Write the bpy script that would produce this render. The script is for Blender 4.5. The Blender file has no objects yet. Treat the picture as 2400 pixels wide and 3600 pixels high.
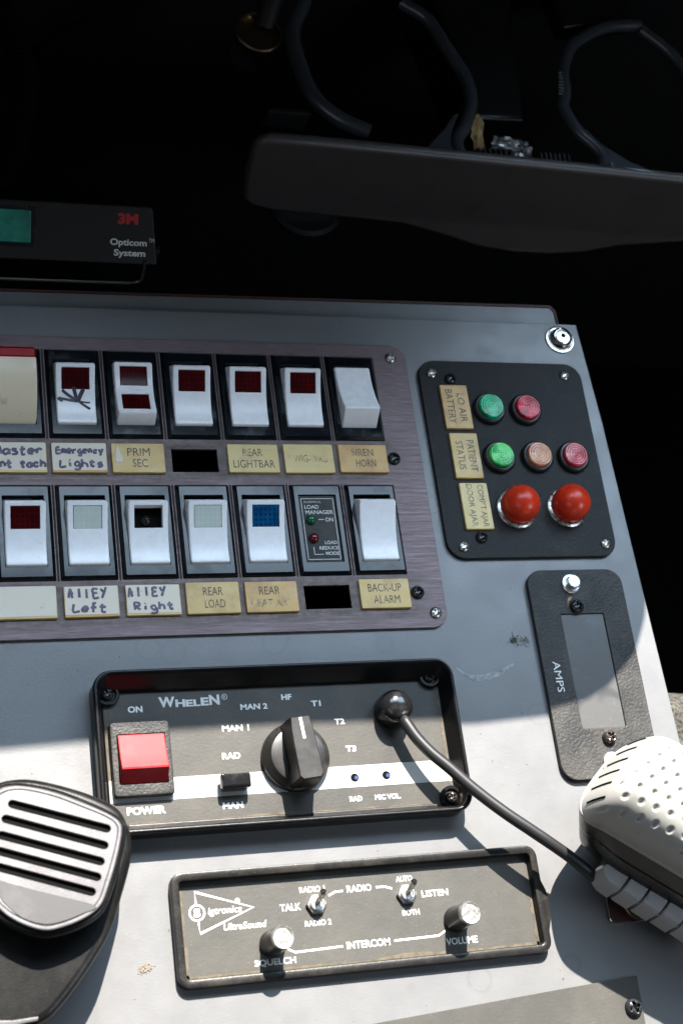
import bpy, bmesh, math, random
from mathutils import Matrix, Vector
random.seed(7)
K = 0.001                       # everything below is written in millimetres
S = bpy.context.scene
COL = S.collection

# ------------------------------------------------------------------ camera
cam_d = bpy.data.cameras.new("Camera"); cam = bpy.data.objects.new("Camera", cam_d); COL.objects.link(cam)
cam_d.sensor_fit = 'HORIZONTAL'; cam_d.sensor_width = 14.9; cam_d.lens = 34.33
cam_d.clip_start = 0.02; cam_d.clip_end = 20
ax = Vector((0.94948026, -0.12918233, 0.28600552))
ay = Vector((0.00601520, 0.91867235, 0.39497459))
az = Vector((-0.31376910, -0.37330019, 0.87303832))
cam.matrix_world = Matrix(((ax.x, ay.x, az.x, -38.25*K), (ax.y, ay.y, az.y, -317.34*K), (ax.z, ay.z, az.z, 571.36*K), (0, 0, 0, 1)))
cam_d.dof.use_dof = True; cam_d.dof.focus_distance = 0.625; cam_d.dof.aperture_fstop = 9.0
S.camera = cam

# ------------------------------------------------------------------ light
SUN_DX, SUN_DY = -0.13, -0.92          # how far a shadow runs per mm of height
w = bpy.data.worlds.new("World"); S.world = w; w.use_nodes = True
bg = w.node_tree.nodes["Background"]; bg.inputs[0].default_value = (0.62, 0.72, 0.85, 1); bg.inputs[1].default_value = 0.016
sun_d = bpy.data.lights.new("sun", 'SUN'); sun_d.energy = 5.0; sun_d.angle = math.radians(0.5); sun_d.color = (1.0, 0.93, 0.84)
sun = bpy.data.objects.new("sun", sun_d); COL.objects.link(sun)
sun.rotation_euler = Vector((SUN_DX, SUN_DY, -1)).to_track_quat('-Z', 'Y').to_euler()
def area(name, loc, target, sx, sy, watts, col):
    d = bpy.data.lights.new(name, 'AREA'); d.shape = 'RECTANGLE'; d.size = sx; d.size_y = sy; d.energy = watts; d.color = col
    o = bpy.data.objects.new(name, d); COL.objects.link(o); o.location = loc
    o.rotation_euler = (Vector(target) - Vector(loc)).to_track_quat('-Z', 'Y').to_euler()
    return o
area("windshield_daylight", (0.34, 0.425, 0.74), (0.33, 0.30, 0.0), 1.10, 0.50, 4.1, (0.60, 0.79, 1.0))
area("left_fill", (-0.75, -0.75, 1.0), (0.1, 0.0, 0.0), 0.8, 0.5, 0.3, (0.90, 0.93, 1.0))  # added fill lamp from the left rear, not a known window
area("tray_highlight_fill", (0.80, -0.62, 0.62), (0.26, 0.11, 0.0), 0.32, 0.26, 0.5, (0.76, 0.88, 1.0))  # added lamp that puts edge highlights on the cup holder bar and arms
S.view_settings.view_transform = 'Standard'; S.view_settings.look = 'None'; S.view_settings.gamma = 1
S.view_settings.exposure = 2.1; S.view_settings.use_curve_mapping = False
S.render.engine = 'CYCLES'
S.cycles.max_bounces = 8; S.cycles.use_denoising = True; S.cycles.sample_clamp_indirect = 4

# ------------------------------------------------------------------ materials
def new_mat(name):
    m = bpy.data.materials.new(name); m.use_nodes = True
    return m, m.node_tree, m.node_tree.nodes["Principled BSDF"]
def pos(nt, scale=(1, 1, 1)):
    g = nt.nodes.new("ShaderNodeNewGeometry"); mp = nt.nodes.new("ShaderNodeMapping")
    mp.inputs['Scale'].default_value = scale
    nt.links.new(g.outputs['Position'], mp.inputs['Vector']); return mp.outputs['Vector']
def noise(nt, scale, detail=3, rough=.55, vec=None, dist=0.):
    n = nt.nodes.new("ShaderNodeTexNoise"); n.inputs['Scale'].default_value = scale
    n.inputs['Detail'].default_value = detail; n.inputs['Roughness'].default_value = rough; n.inputs['Distortion'].default_value = dist
    nt.links.new(vec if vec is not None else pos(nt), n.inputs['Vector']); return n.outputs['Fac']
def ramp(nt, fac, a, b, lo=0., hi=1.):
    r = nt.nodes.new("ShaderNodeMapRange"); r.inputs['From Min'].default_value = a; r.inputs['From Max'].default_value = b
    r.inputs['To Min'].default_value = lo; r.inputs['To Max'].default_value = hi
    nt.links.new(fac, r.inputs['Value']); return r.outputs['Result']
def mixc(nt, fac, c1, c2):
    m = nt.nodes.new("ShaderNodeMix"); m.data_type = 'RGBA'
    nt.links.new(fac, m.inputs['Factor'])
    for s, c in (('A', c1), ('B', c2)):
        i = [q for q in m.inputs if q.name == s and q.type == 'RGBA'][0]
        if isinstance(c, tuple): i.default_value = (*c, 1)
        else: nt.links.new(c, i)
    return [q for q in m.outputs if q.type == 'RGBA'][0]
def math_(nt, op, a, b=None):
    m = nt.nodes.new("ShaderNodeMath"); m.operation = op
    for i, v in enumerate((a, b)):
        if v is None: continue
        if isinstance(v, (int, float)): m.inputs[i].default_value = v
        else: nt.links.new(v, m.inputs[i])
    return m.outputs[0]
def bump(nt, b, height, strength, dist_mm):
    n = nt.nodes.new("ShaderNodeBump"); n.inputs['Strength'].default_value = strength; n.inputs['Distance'].default_value = dist_mm*K
    nt.links.new(height, n.inputs['Height']); nt.links.new(n.outputs[0], b.inputs['Normal'])
def pbr(name, col, rough=.4, metal=0., spec=.5, dirt=None, bmp=None, rvar=None, coat=0., emit=None):
    """dirt=(colour, scale, from, to)  bmp=(scale, strength, mm)  rvar=(scale, lo, hi)"""
    m, nt, b = new_mat(name)
    b.inputs['Base Color'].default_value = (*col, 1); b.inputs['Roughness'].default_value = rough
    b.inputs['Metallic'].default_value = metal; b.inputs['Specular IOR Level'].default_value = spec
    b.inputs['Coat Weight'].default_value = coat
    if dirt:
        f = ramp(nt, noise(nt, dirt[1], 6, .65), dirt[2], dirt[3])
        c = mixc(nt, f, col, dirt[0])
        nt.links.new(c, b.inputs['Base Color'])
    if rvar:
        nt.links.new(ramp(nt, noise(nt, rvar[0], 4, .6), .35, .68, rvar[1], rvar[2]), b.inputs['Roughness'])
    if bmp: bump(nt, b, noise(nt, bmp[0], 2, .5), bmp[1], bmp[2])
    return m

M = {}
# grey painted console sheet: orange peel, smudges, dust
m, nt, b = new_mat("painted_console"); M['console'] = m
n1 = noise(nt, 26, 5, .6); n2 = noise(nt, 210, 3, .6); n3 = noise(nt, 900, 2, .5)
c = mixc(nt, ramp(nt, n1, .42, .68), (0.128, 0.129, 0.132), (0.146, 0.147, 0.149))
c = mixc(nt, ramp(nt, n2, .66, .78, 0, .5), c, (0.19, 0.19, 0.187))
c = mixc(nt, ramp(nt, noise(nt, 70, 6, .75), .66, .80, 0, .35), c, (0.088, 0.092, 0.096))
c = mixc(nt, ramp(nt, noise(nt, 420, 2, .5), .73, .77, 0, .8), c, (0.06, 0.05, 0.04))
for sc_, th_ in (((30, 900, 1), .74), ((800, 45, 1), .755)):
    c = mixc(nt, math_(nt, 'MULTIPLY', ramp(nt, noise(nt, 1, 2, .5, pos(nt, sc_), .4), th_, th_+.03, 0, .5), ramp(nt, noise(nt, 30, 2), .45, .6)), c, (0.24, 0.24, 0.24))
vo = nt.nodes.new("ShaderNodeTexVoronoi"); vo.inputs['Scale'].default_value = 36; nt.links.new(pos(nt), vo.inputs['Vector'])
rg = math_(nt, 'ABSOLUTE', math_(nt, 'SUBTRACT', vo.outputs['Distance'], .17))
c = mixc(nt, ramp(nt, rg, .012, .03, .25, 0), c, (0.085, 0.092, 0.098))
nt.links.new(c, b.inputs['Base Color'])
nt.links.new(ramp(nt, noise(nt, 55, 5, .65), .38, .66,   .32, .42), b.inputs['Roughness'])
b.inputs['Specular IOR Level'].default_value = .6
bump(nt, b, noise(nt, 1050, 2, .5), .38, .10)
# brushed, purplish grey plate with grime round the name tags
m, nt, b = new_mat("brushed_plate"); M['plate'] = m
st = noise(nt, 1, 4, .6, pos(nt, (140, 3200, 1))); st2 = noise(nt, 1, 2, .5, pos(nt, (45, 900, 1)))
c = mixc(nt, ramp(nt, st, .3, .7), (0.098, 0.071, 0.073), (0.200, 0.148, 0.154))
sep = nt.nodes.new("ShaderNodeSeparateXYZ"); gg = nt.nodes.new("ShaderNodeNewGeometry"); nt.links.new(gg.outputs['Position'], sep.inputs[0])
def band(y0, half):
    d = math_(nt, 'ABSOLUTE', math_(nt, 'SUBTRACT', sep.outputs['Y'], y0*K))
    return ramp(nt, d, half*.55*K, half*K, 1, 0)
inx = ramp(nt, sep.outputs['X'], .186, .202, 1, 0)
g = math_(nt, 'MAXIMUM', math_(nt, 'MULTIPLY', math_(nt, 'MAXIMUM', band(-50, 12), band(-111, 12)), inx), 0)
g = math_(nt, 'MULTIPLY', g, ramp(nt, noise(nt, 330, 5, .7), .36, .6, .25, 1))
c = mixc(nt, g, c, (0.075, 0.060, 0.048))
c = mixc(nt, ramp(nt, noise(nt, 75, 4, .7), .64, .76, 0, .55), c, (0.10, 0.088, 0.092))
nt.links.new(c, b.inputs['Base Color']); b.inputs['Metallic'].default_value = .55
nt.links.new(ramp(nt, st2, .3, .7, .42, .6), b.inputs['Roughness'])
bump(nt, b, st, .32, .06)
# glossy black bezels with wiped smudges
m, nt, b = new_mat("bezel_plastic"); M['bezel'] = m
sm = ramp(nt, noise(nt, 60, 4, .6), .57, .68)
nt.links.new(mixc(nt, sm, (0.004, 0.006, 0.0085), (0.010, 0.015, 0.021)), b.inputs['Base Color'])
nt.links.new(ramp(nt, noise(nt, 60, 4, .6), .50, .68, .11, .24), b.inputs['Roughness'])
b.inputs['Specular IOR Level'].default_value = .30
bump(nt, b, noise(nt, 60, 1, .5), .03, .2)
M['white'] = pbr("white_switch_plastic", (.88, .87, .88), .26, dirt=((.42, .36, .30), 520, .66, .82), rvar=(240, .20, .36), bmp=(300, .05, .1))
M['white_inner'] = pbr("white_plastic_wall", (.66, .62, .58), .4)
M['ivory'] = pbr("ivory_switch_plastic", (.76, .64, .46), .38, dirt=((.30, .21, .13), 170, .60, .80), rvar=(200, .3, .5))
def lens_mat(name, dark, light, pitch=1.9, glow=.0):
    m, nt, b = new_mat(name)
    g = nt.nodes.new("ShaderNodeNewGeometry"); s = nt.nodes.new("ShaderNodeSeparateXYZ"); nt.links.new(g.outputs['Position'], s.inputs[0])
    fx = math_(nt, 'PINGPONG', math_(nt, 'MULTIPLY', s.outputs['X'], 1/K), pitch/2)
    fy = math_(nt, 'PINGPONG', math_(nt, 'MULTIPLY', s.outputs['Y'], 1/K), pitch/2)
    h = math_(nt, 'MINIMUM', fx, fy)
    f = math_(nt, 'MULTIPLY', ramp(nt, h, .05, pitch*.42, 1, 0), ramp(nt, noise(nt, 220, 3), .35, .7, .2, 1))
    nt.links.new(mixc(nt, f, dark, light), b.inputs['Base Color'])
    b.inputs['Roughness'].default_value = .25; b.inputs['Specular IOR Level'].default_value = .16
    bump(nt, b, noise(nt, 600, 2), .08, .1)
    return m
M['lens_red'] = lens_mat("red_lens", (.022, .0012, .002), (.085, .002, .004))
M['lens_red2'] = pbr("clear_red_lens", (.30, .003, .008), .3, spec=.1)
M['lens_blue'] = lens_mat("blue_lens", (.001, .024, .085), (.003, .10, .24))
M['lens_clear'] = lens_mat("clear_lens", (.50, .56, .51), (.58, .63, .58))
M['tag'] = pbr("yellowed_plastic_tag", (.62, .42, .14), .38, dirt=((.40, .245, .09), 85, .50, .78), rvar=(300, .3, .5))
M['tag2'] = pbr("pale_plastic_tag", (.66, .49, .19), .38, dirt=((.45, .31, .13), 90, .54, .82), rvar=(300, .3, .5))
M['tag3'] = pbr("orange_plastic_tag", (.60, .36, .11), .38, dirt=((.42, .22, .07), 80, .47, .74), rvar=(300, .3, .5))
M['paper'] = pbr("paper_sticker", (.78, .70, .58), .8, dirt=((.40, .33, .26), 420, .62, .80), bmp=(700, .15, .1))
M['marker'] = pbr("purple_marker", (.095, .07, .125), .6, dirt=((.22, .18, .25), 500, .45, .70))
M['marker_dark'] = pbr("dark_marker", (.010, .008, .016), .5, dirt=((.10, .085, .14), 260, .50, .70))
def worn_ink(name, ink, under, a, bb, scale=260):
    m, nt, b = new_mat(name)
    nt.links.new(mixc(nt, ramp(nt, noise(nt, scale, 4, .7), a, bb), ink, under), b.inputs['Base Color']); b.inputs['Roughness'].default_value = .5
    return m
M['ink'] = worn_ink("worn_engraving", (.055, .045, .030), (.42, .32, .16), .54, .66)
M['ink_faint'] = worn_ink("rubbed_engraving", (.15, .115, .06), (.58, .46, .23), .44, .56)
M['print'] = worn_ink("white_print", (.62, .62, .61), (.36, .35, .33), .60, .74, 500)
M['print_grey'] = pbr("pale_grey_print", (.52, .52, .51), .5)
M['steel'] = pbr("screw_steel", (.48, .46, .43), .26, 1., dirt=((.30, .22, .15), 500, .60, .75), rvar=(600, .2, .42))
M['steel_dark'] = pbr("black_oxide_screw", (.022, .022, .024), .24, .25, spec=.7)
M['gunmetal'] = pbr("tarnished_screw", (.19, .16, .145), .26, .9)
M['zinc'] = pbr("zinc_bolt", (.66, .66, .65), .36, 1., dirt=((.4, .38, .36), 500, .45, .7), bmp=(700, .2, .1))
M['cap'] = pbr('spun_metal_cap', (.46, .44, .41), .36, .9, rvar=(900, .28, .45))
M['chrome'] = pbr("polished_chrome", (.52, .50, .47), .16, 1., dirt=((.16, .12, .09), 420, .55, .72))
M['rustring'] = pbr("pitted_ring", (.60, .58, .55), .3, 1., dirt=((.13, .075, .04), 700, .50, .60))
M['brass'] = pbr("tarnished_brass", (.30, .21, .12), .3, 1.)
def grained(name, col, dirtc, scale=1250, strength=.7, rough=.45, da=.55, db=.8, dscale=60):
    m, nt, b = new_mat(name)
    d = ramp(nt, noise(nt, dscale, 6, .7), da, db)
    c = mixc(nt, d, col, dirtc)
    c = mixc(nt, ramp(nt, noise(nt, 1500, 1), .74, .79, 0, .5), c, tuple(min(1, 2.4*q+.03) for q in dirtc))
    nt.links.new(c, b.inputs['Base Color']); b.inputs['Roughness'].default_value = rough; b.inputs['Specular IOR Level'].default_value = .26
    bump(nt, b, noise(nt, scale, 2, .5), strength, .25)
    return m
M['grain'] = grained("grained_black_panel", (.011, .011, .011), (.028, .027, .026), 900, 1., .55)
M['grain_dusty'] = grained("dusty_grained_panel", (.020, .020, .020), (.060, .056, .050), 900, 1., .5, .40, .78)
M['housing'] = grained("black_housing", (.004, .004, .0045), (.016, .015, .013), 900, .15, .30)
M['rim_dusty'] = grained("dusty_black_rim", (.009, .0085, .008), (.042, .037, .031), 900, .25, .36, .48, .80, 70)
M['face'] = grained("dusty_matt_face", (.043, .042, .039), (.076, .069, .058), 900, .25, .5, .40, .85, 34)
M['face_sig'] = grained("dusty_intercom_face", (.050, .049, .045), (.080, .075, .065), 900, .25, .5, .40, .85, 34)
M['stripe'] = pbr("white_stripe_print", (.36, .365, .355), .5, dirt=((.24, .20, .14), 150, .55, .8))
M['redbtn'] = pbr("red_power_plastic", (.30, .012, .017), .55, dirt=((.38, .035, .036), 90, .5, .8), spec=.25)
M['redcap'] = pbr("red_rubber_cap", (.64, .034, .008), .30, dirt=((.46, .022, .008), 150, .45, .75), rvar=(200, .24, .4))
M['rubber'] = pbr("black_rubber", (.012, .012, .013), .38, rvar=(150, .3, .5))
M['gloss_black'] = pbr("gloss_black_plastic", (.008, .008, .009), .14, spec=.6, dirt=((.03, .03, .03), 200, .5, .8))
M['knob'] = pbr("satin_black_knob", (.010, .0095, .009), .36, dirt=((.040, .037, .033), 120, .50, .8))
M['cord'] = pbr("matt_black_cord", (.013, .013, .014), .42, bmp=(300, .05, .1))
M['micwhite'] = pbr("white_mic_shell", (.29, .285, .265), .45, dirt=((.20, .18, .15), 150, .58, .82))
M['micgrey'] = pbr("grey_mic_button", (.30, .30, .295), .5, bmp=(900, .15, .08))
M['micblack'] = pbr("black_mic_band", (.005, .005, .0055), .28, rvar=(120, .24, .36), dirt=((.016, .014, .012), 160, .58, .8))
M['micbody'] = grained("black_mic_body", (.005, .005, .005), (.016, .016, .015), 1400, .15, .30, .45, .78, 70)
M['micbrow'] = grained('mic_brow', (.030, .030, .032), (.060, .060, .062), 1800, .1, .5)
M['micface'] = grained("satin_mic_face", (.075, .072, .077), (.150, .145, .150), 1800, .15, .38, .42, .75, 60)
M['hole'] = pbr("dark_hole", (.003, .003, .003), .9, spec=.1)
M['void'] = pbr("black_carpet", (.0025, .0025, .0027), .95, spec=.05)
M['dash'] = pbr("black_dash_plastic", (.005, .005, .0055), .6, spec=.25)
M['gloss_dash'] = pbr('gloss_dash', (.004, .004, .0045), .3, spec=.4, bmp=(400, .1, .2))
M['bracket'] = pbr('dull_bracket', (.10, .095, .09), .35, .8)
M['trayfront'] = pbr("grey_black_tray", (.060, .053, .052), .40, spec=.5, bmp=(900, .3, .12), dirt=((.042, .037, .035), 60, .5, .8))
M['traydark'] = pbr("black_tray_arm", (.030, .034, .039), .22, spec=.55, bmp=(600, .1, .1))
M['boxbody'] = grained("black_case", (.0135, .0135, .014), (.024, .024, .024), 900, .25, .5)
M['green'] = pbr("green_button", (.012, .26, .185), .45, dirt=((.008, .12, .09), 75, .50, .68))
M['redprint'] = pbr("red_print", (.42, .012, .014), .5)
M['glass_dusty'] = None
m, nt, b = new_mat("dusty_meter_window"); M['glass_dusty'] = m
nn = noise(nt, 46, 2, .45, dist=.15); c = mixc(nt, ramp(nt, nn, .50, .62), (.056, .055, .053), (.018, .021, .024))
c = mixc(nt, ramp(nt, noise(nt, 300, 5, .7), .56, .75, 0, .6), c, (.105, .10, .095))
nt.links.new(c, b.inputs['Base Color']); nt.links.new(ramp(nt, nn, .5, .62, .42, .14), b.inputs['Roughness'])
M['boardedge'] = pbr("red_brown_board_edge", (.045, .014, .009), .6)
M['lens_g'] = None
def jewel(name, dark, bright, worn):
    m, nt, b = new_mat(name)
    tc = nt.nodes.new("ShaderNodeTexCoord"); sp_ = nt.nodes.new("ShaderNodeSeparateXYZ"); nt.links.new(tc.outputs['Object'], sp_.inputs[0])
    r2 = math_(nt, 'ADD', math_(nt, 'MULTIPLY', sp_.outputs['X'], sp_.outputs['X']), math_(nt, 'MULTIPLY', sp_.outputs['Y'], sp_.outputs['Y']))
    wv = math_(nt, 'SINE', math_(nt, 'MULTIPLY', math_(nt, 'SQRT', r2), 6.2832/(1.15*K)))
    c = mixc(nt, ramp(nt, noise(nt, 150, 2), .36, .60), dark, bright)
    c = mixc(nt, math_(nt, 'MULTIPLY', ramp(nt, wv, .1, .9), ramp(nt, noise(nt, 190, 2), .40, .56, .15, .85)), c, worn)  # worn tone also paints the pale highlights of the ring facets into the colour
    c = mixc(nt, ramp(nt, noise(nt, 420, 5, .75), .58, .74, 0, .5), c, worn)
    nt.links.new(c, b.inputs['Base Color']); b.inputs['Roughness'].default_value = .17
    b.inputs['Specular IOR Level'].default_value = .7; b.inputs['Coat Weight'].default_value = .3
    return m
M['jw_green'] = jewel("green_jewel", (.002, .24, .10), (.008, .66, .30), (.30, .85, .55))
M['jw_lime'] = jewel("bright_green_jewel", (.004, .30, .06), (.10, .80, .16), (.30, .85, .40))
M['jw_red'] = jewel("red_jewel", (.36, .004, .02), (.80, .015, .06), (.85, .28, .32))
M['jw_pink'] = jewel("worn_red_jewel", (.34, .012, .03), (.62, .05, .08), (.74, .36, .37))
M['jw_amber'] = jewel("amber_jewel", (.50, .13, .045), (.72, .34, .18), (.92, .70, .52))
M['led_green'] = pbr("green_led", (.005, .085, .040), .12, coat=.4)
M['led_red'] = pbr("red_led", (.10, .002, .004), .12, coat=.4)
M['blue_inner'] = pbr("blue_trimmer", (.012, .035, .14), .4)
M['fabric'] = pbr("grey_tweed", (.095, .09, .08), .95, spec=.1, dirt=((.022, .021, .019), 520, .40, .62), bmp=(520, 1., 1.2))
M['foil'] = pbr("crumpled_foil", (.45, .46, .46), .4, 1., dirt=((.2, .2, .2), 200, .4, .7))
M['kraft'] = pbr("brown_wrapper", (.33, .23, .10), .6, dirt=((.16, .10, .04), 200, .45, .7))
M['dust'] = pbr('settled_dust', (.115, .097, .070), .95, spec=.1, dirt=((.070, .060, .048), 260, .42, .62), bmp=(700, .4, .2))
M['scuff'] = pbr("pale_scrape", (.30, .31, .31), .6, dirt=((.14, .15, .155), 330, .45, .62))
M['lint'] = pbr("lint", (.10, .085, .06), .9)
M['crumb'] = pbr("tan_dirt", (.22, .15, .085), .9, dirt=((.13, .13, .13), 600, .4, .6))
M['bulb'] = pbr("dull_bulb", (.006, .006, .0055), .25)
M['gapdirt'] = pbr("caked_dust", (.045, .036, .027), .95, bmp=(500, .6, .3), dirt=((.03, .025, .02), 300, .45, .65))

# ------------------------------------------------------------------ mesh helpers (all return (verts, faces) in mm)
def rr(w_, h_, r, seg=5, cx=0, cy=0):
    r = max(min(r, w_/2-.01, h_/2-.01), .01); pts = []
    for sx, sy, a0 in ((1, 1, 0), (-1, 1, 90), (-1, -1, 180), (1, -1, 270)):
        for i in range(seg+1):
            a = math.radians(a0+90*i/seg)
            pts.append((cx+sx*(w_/2-r)+r*math.cos(a), cy+sy*(h_/2-r)+r*math.sin(a)))
    return pts
def loops(rings, cap_last=True, cap_first=False, close=False):
    n = len(rings[0]); v = [p for r in rings for p in r]; f = []
    for k in range(len(rings)-1):
        for i in range(n):
            j = (i+1) % n
            f.append((k*n+i, k*n+j, (k+1)*n+j, (k+1)*n+i))
    if close:
        k = len(rings)-1
        for i in range(n):
            j = (i+1) % n
            f.append((k*n+i, k*n+j, j, i))
    if cap_last: f.append(tuple(range((len(rings)-1)*n, len(rings)*n)))
    if cap_first: f.append(tuple(reversed(range(n))))
    return v, f
def loft(w_, h_, r, prof, seg=5, cap=True):
    """prof = [(inset, z)...] from the outside base to the top or centre"""
    return loops([[(x, y, z) for x, y in rr(w_-2*i, h_-2*i, r-i, seg)] for i, z in prof], cap)
def lathe(prof, n=32):
    rings = []; tip = None
    for r, z in prof:
        rings.append([(max(r, 1e-3)*math.cos(2*math.pi*i/n), max(r, 1e-3)*math.sin(2*math.pi*i/n), z) for i in range(n)])
    return loops(rings, True, True)
def frames(pts):
    P = [Vector(p) for p in pts]; T = []
    for i in range(len(P)):
        a = P[max(i-1, 0)]; b_ = P[min(i+1, len(P)-1)]; T.append((b_-a).normalized())
    up = Vector((0, 0, 1)) if abs(T[0].z) < .9 else Vector((0, 1, 0))
    N = (up - T[0]*up.dot(T[0])).normalized(); out = []
    for p, t in zip(P, T):
        N = (N - t*N.dot(t)).normalized(); out.append((p, t, N, t.cross(N)))
    return out
def tube(pts, rad, n=12, flat=1.0):
    rings = []
    for k, (p, t, N, B) in enumerate(frames(pts)):
        r = rad[k] if isinstance(rad, (list, tuple)) else rad
        rings.append([tuple(p + N*(r*flat*math.cos(2*math.pi*i/n)) + B*(r*math.sin(2*math.pi*i/n))) for i in range(n)])
    return loops(rings, True, True)
def spline(ctrl, per=8):
    P = [Vector(c) for c in ctrl]; P = [P[0]*2-P[1]] + P + [P[-1]*2-P[-2]]; out = []
    for i in range(1, len(P)-2):
        for k in range(per):
            t = k/per; a, b_, c_, d = P[i-1], P[i], P[i+1], P[i+2]
            out.append(.5*((2*b_)+(c_-a)*t+(2*a-5*b_+4*c_-d)*t*t+(3*b_-a-3*c_+d)*t**3))
    out.append(P[-2]); return out
def join(*parts):
    V, F = [], []
    for v, f in parts:
        o = len(V); V += list(v); F += [tuple(i+o for i in q) for q in f]
    return V, F
def shift(vf, dx=0, dy=0, dz=0): return [(x+dx, y+dy, z+dz) for x, y, z in vf[0]], vf[1]
def xform(vf, mat): return [tuple(mat @ Vector(p)) for p in vf[0]], vf[1]
def box(x0, x1, y0, y1, z0, z1, bev=.3):
    w_, h_ = x1-x0, y1-y0
    return shift(loft(w_, h_, bev*1.2, [(0, z0), (0, z1-bev), (bev*.3, z1-bev*.3), (bev, z1)], 2), (x0+x1)/2, (y0+y1)/2)
def curve_plate(outer, holes, z0, z1, bev=0., res=2):
    """flat plate from outlines, with real holes; rounded edges when bev > 0"""
    cu = bpy.data.curves.new("tmp", 'CURVE'); cu.dimensions = '2D'; cu.fill_mode = 'BOTH'
    for pts in [outer]+holes:
        s = cu.splines.new('POLY'); s.points.add(len(pts)-1); s.use_cyclic_u = True
        for q, p in zip(s.points, pts): q.co = (p[0], p[1], 0, 1)
    cu.extrude = max((z1-z0)/2-bev, 0); cu.bevel_depth = bev; cu.bevel_resolution = res; cu.offset = -bev
    o = bpy.data.objects.new("tmp", cu); COL.objects.link(o)
    me = bpy.data.meshes.new_from_object(o.evaluated_get(bpy.context.evaluated_depsgraph_get()))
    v = [(p.co.x, p.co.y, p.co.z+(z0+z1)/2) for p in me.vertices]; f = [tuple(q.vertices) for q in me.polygons]
    bpy.data.objects.remove(o); bpy.data.curves.remove(cu); bpy.data.meshes.remove(me)
    return v, f
def text_mesh(body, w_=None, h_=None, bold=0., shear=0., rot=0.):
    cu = bpy.data.curves.new("tmp", 'FONT'); cu.body = body; cu.size = 1; cu.offset = bold; cu.shear = shear; cu.resolution_u = 3
    o = bpy.data.objects.new("tmp", cu); COL.objects.link(o)
    me = bpy.data.meshes.new_from_object(o.evaluated_get(bpy.context.evaluated_depsgraph_get()))
    v = [(p.co.x, p.co.y) for p in me.vertices]; f = [tuple(q.vertices) for q in me.polygons]
    bpy.data.objects.remove(o); bpy.data.curves.remove(cu); bpy.data.meshes.remove(me)
    x0, x1 = min(p[0] for p in v), max(p[0] for p in v); y0, y1 = min(p[1] for p in v), max(p[1] for p in v)
    sy = h_/(y1-y0) if h_ else w_/(x1-x0); sx = w_/(x1-x0) if w_ else sy
    c_, s_ = math.cos(rot), math.sin(rot); out = []
    for x, y in v:
        X, Y = (x-(x0+x1)/2)*sx, (y-(y0+y1)/2)*sy
        out.append((X*c_-Y*s_, X*s_+Y*c_, 0))
    return out, f

def thing(name, label, cat, loc=(0, 0, 0), group=None, rot=None):
    o = bpy.data.objects.new(name, None); o.empty_display_size = .005; COL.objects.link(o)
    o.location = Vector(loc)*K; o['label'] = label; o['category'] = cat
    if group: o['group'] = group
    if rot: o.rotation_euler = rot
    o['_o'] = tuple(loc) if not rot else (0., 0., 0.)
    return o
def root_origin(o):
    while o.parent: o = o.parent
    return Vector(o['_o']) if '_o' in o.keys() else Vector((0, 0, 0))
CACHE = {}
def mk(name, vf, mat, parent=None, loc=(0, 0, 0), angle=35, key=None, rot=None, label=None, kind=None):
    """one mesh object; loc is in scene mm (local mm when its thing is rotated)"""
    if key and key in CACHE: me = CACHE[key]
    else:
        me = bpy.data.meshes.new(name); v, f = vf() if callable(vf) else vf
        me.from_pydata([(x*K, y*K, z*K) for x, y, z in v], [], f); me.update()
        bm = bmesh.new(); bm.from_mesh(me); bmesh.ops.recalc_face_normals(bm, faces=bm.faces); bm.to_mesh(me); bm.free()
        for p in me.polygons: p.use_smooth = True
        me.set_sharp_from_angle(angle=math.radians(angle))
        me.materials.append(M[mat]) if isinstance(mat, str) else None
        if key: CACHE[key] = me
    o = bpy.data.objects.new(name, me); COL.objects.link(o)
    wn = o.modifiers.new('weighted_normals', 'WEIGHTED_NORMAL'); wn.keep_sharp = True
    if key and me.materials and me.materials[0] is not M[mat]:
        o.material_slots[0].link = 'OBJECT'; o.material_slots[0].material = M[mat]
    if parent is not None:
        o.parent = parent
        # parts of parts sit on their thing's origin too
        base = Vector((0, 0, 0)); q = parent
        while q.parent: base += q.location; q = q.parent
        o.location = (Vector(loc)-root_origin(parent))*K - base
    else: o.location = Vector(loc)*K
    if rot: o.rotation_euler = rot
    if label: o['label'] = label
    if kind: o['kind'] = kind
    return o
def tag(o, label, cat, group=None):
    o['label'] = label; o['category'] = cat
    if group: o['group'] = group
    return o
def lettering(parent, body, x, y, z, w_=None, h_=None, mat='print', bold=.0, rot=0., shear=0.):
    return mk('lettering', text_mesh(body, w_, h_, bold, shear, rot), mat, parent, (x, y, z))
def line(parent, pts, wid, z, mat='print', name='printed_line'):
    v, f = tube([(x, y, 0) for x, y in pts], wid/2, 8)
    v = [(x, y, zz*.1) for x, y, zz in v]
    return mk(name, (v, f), mat, parent, (0, 0, z))

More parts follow.
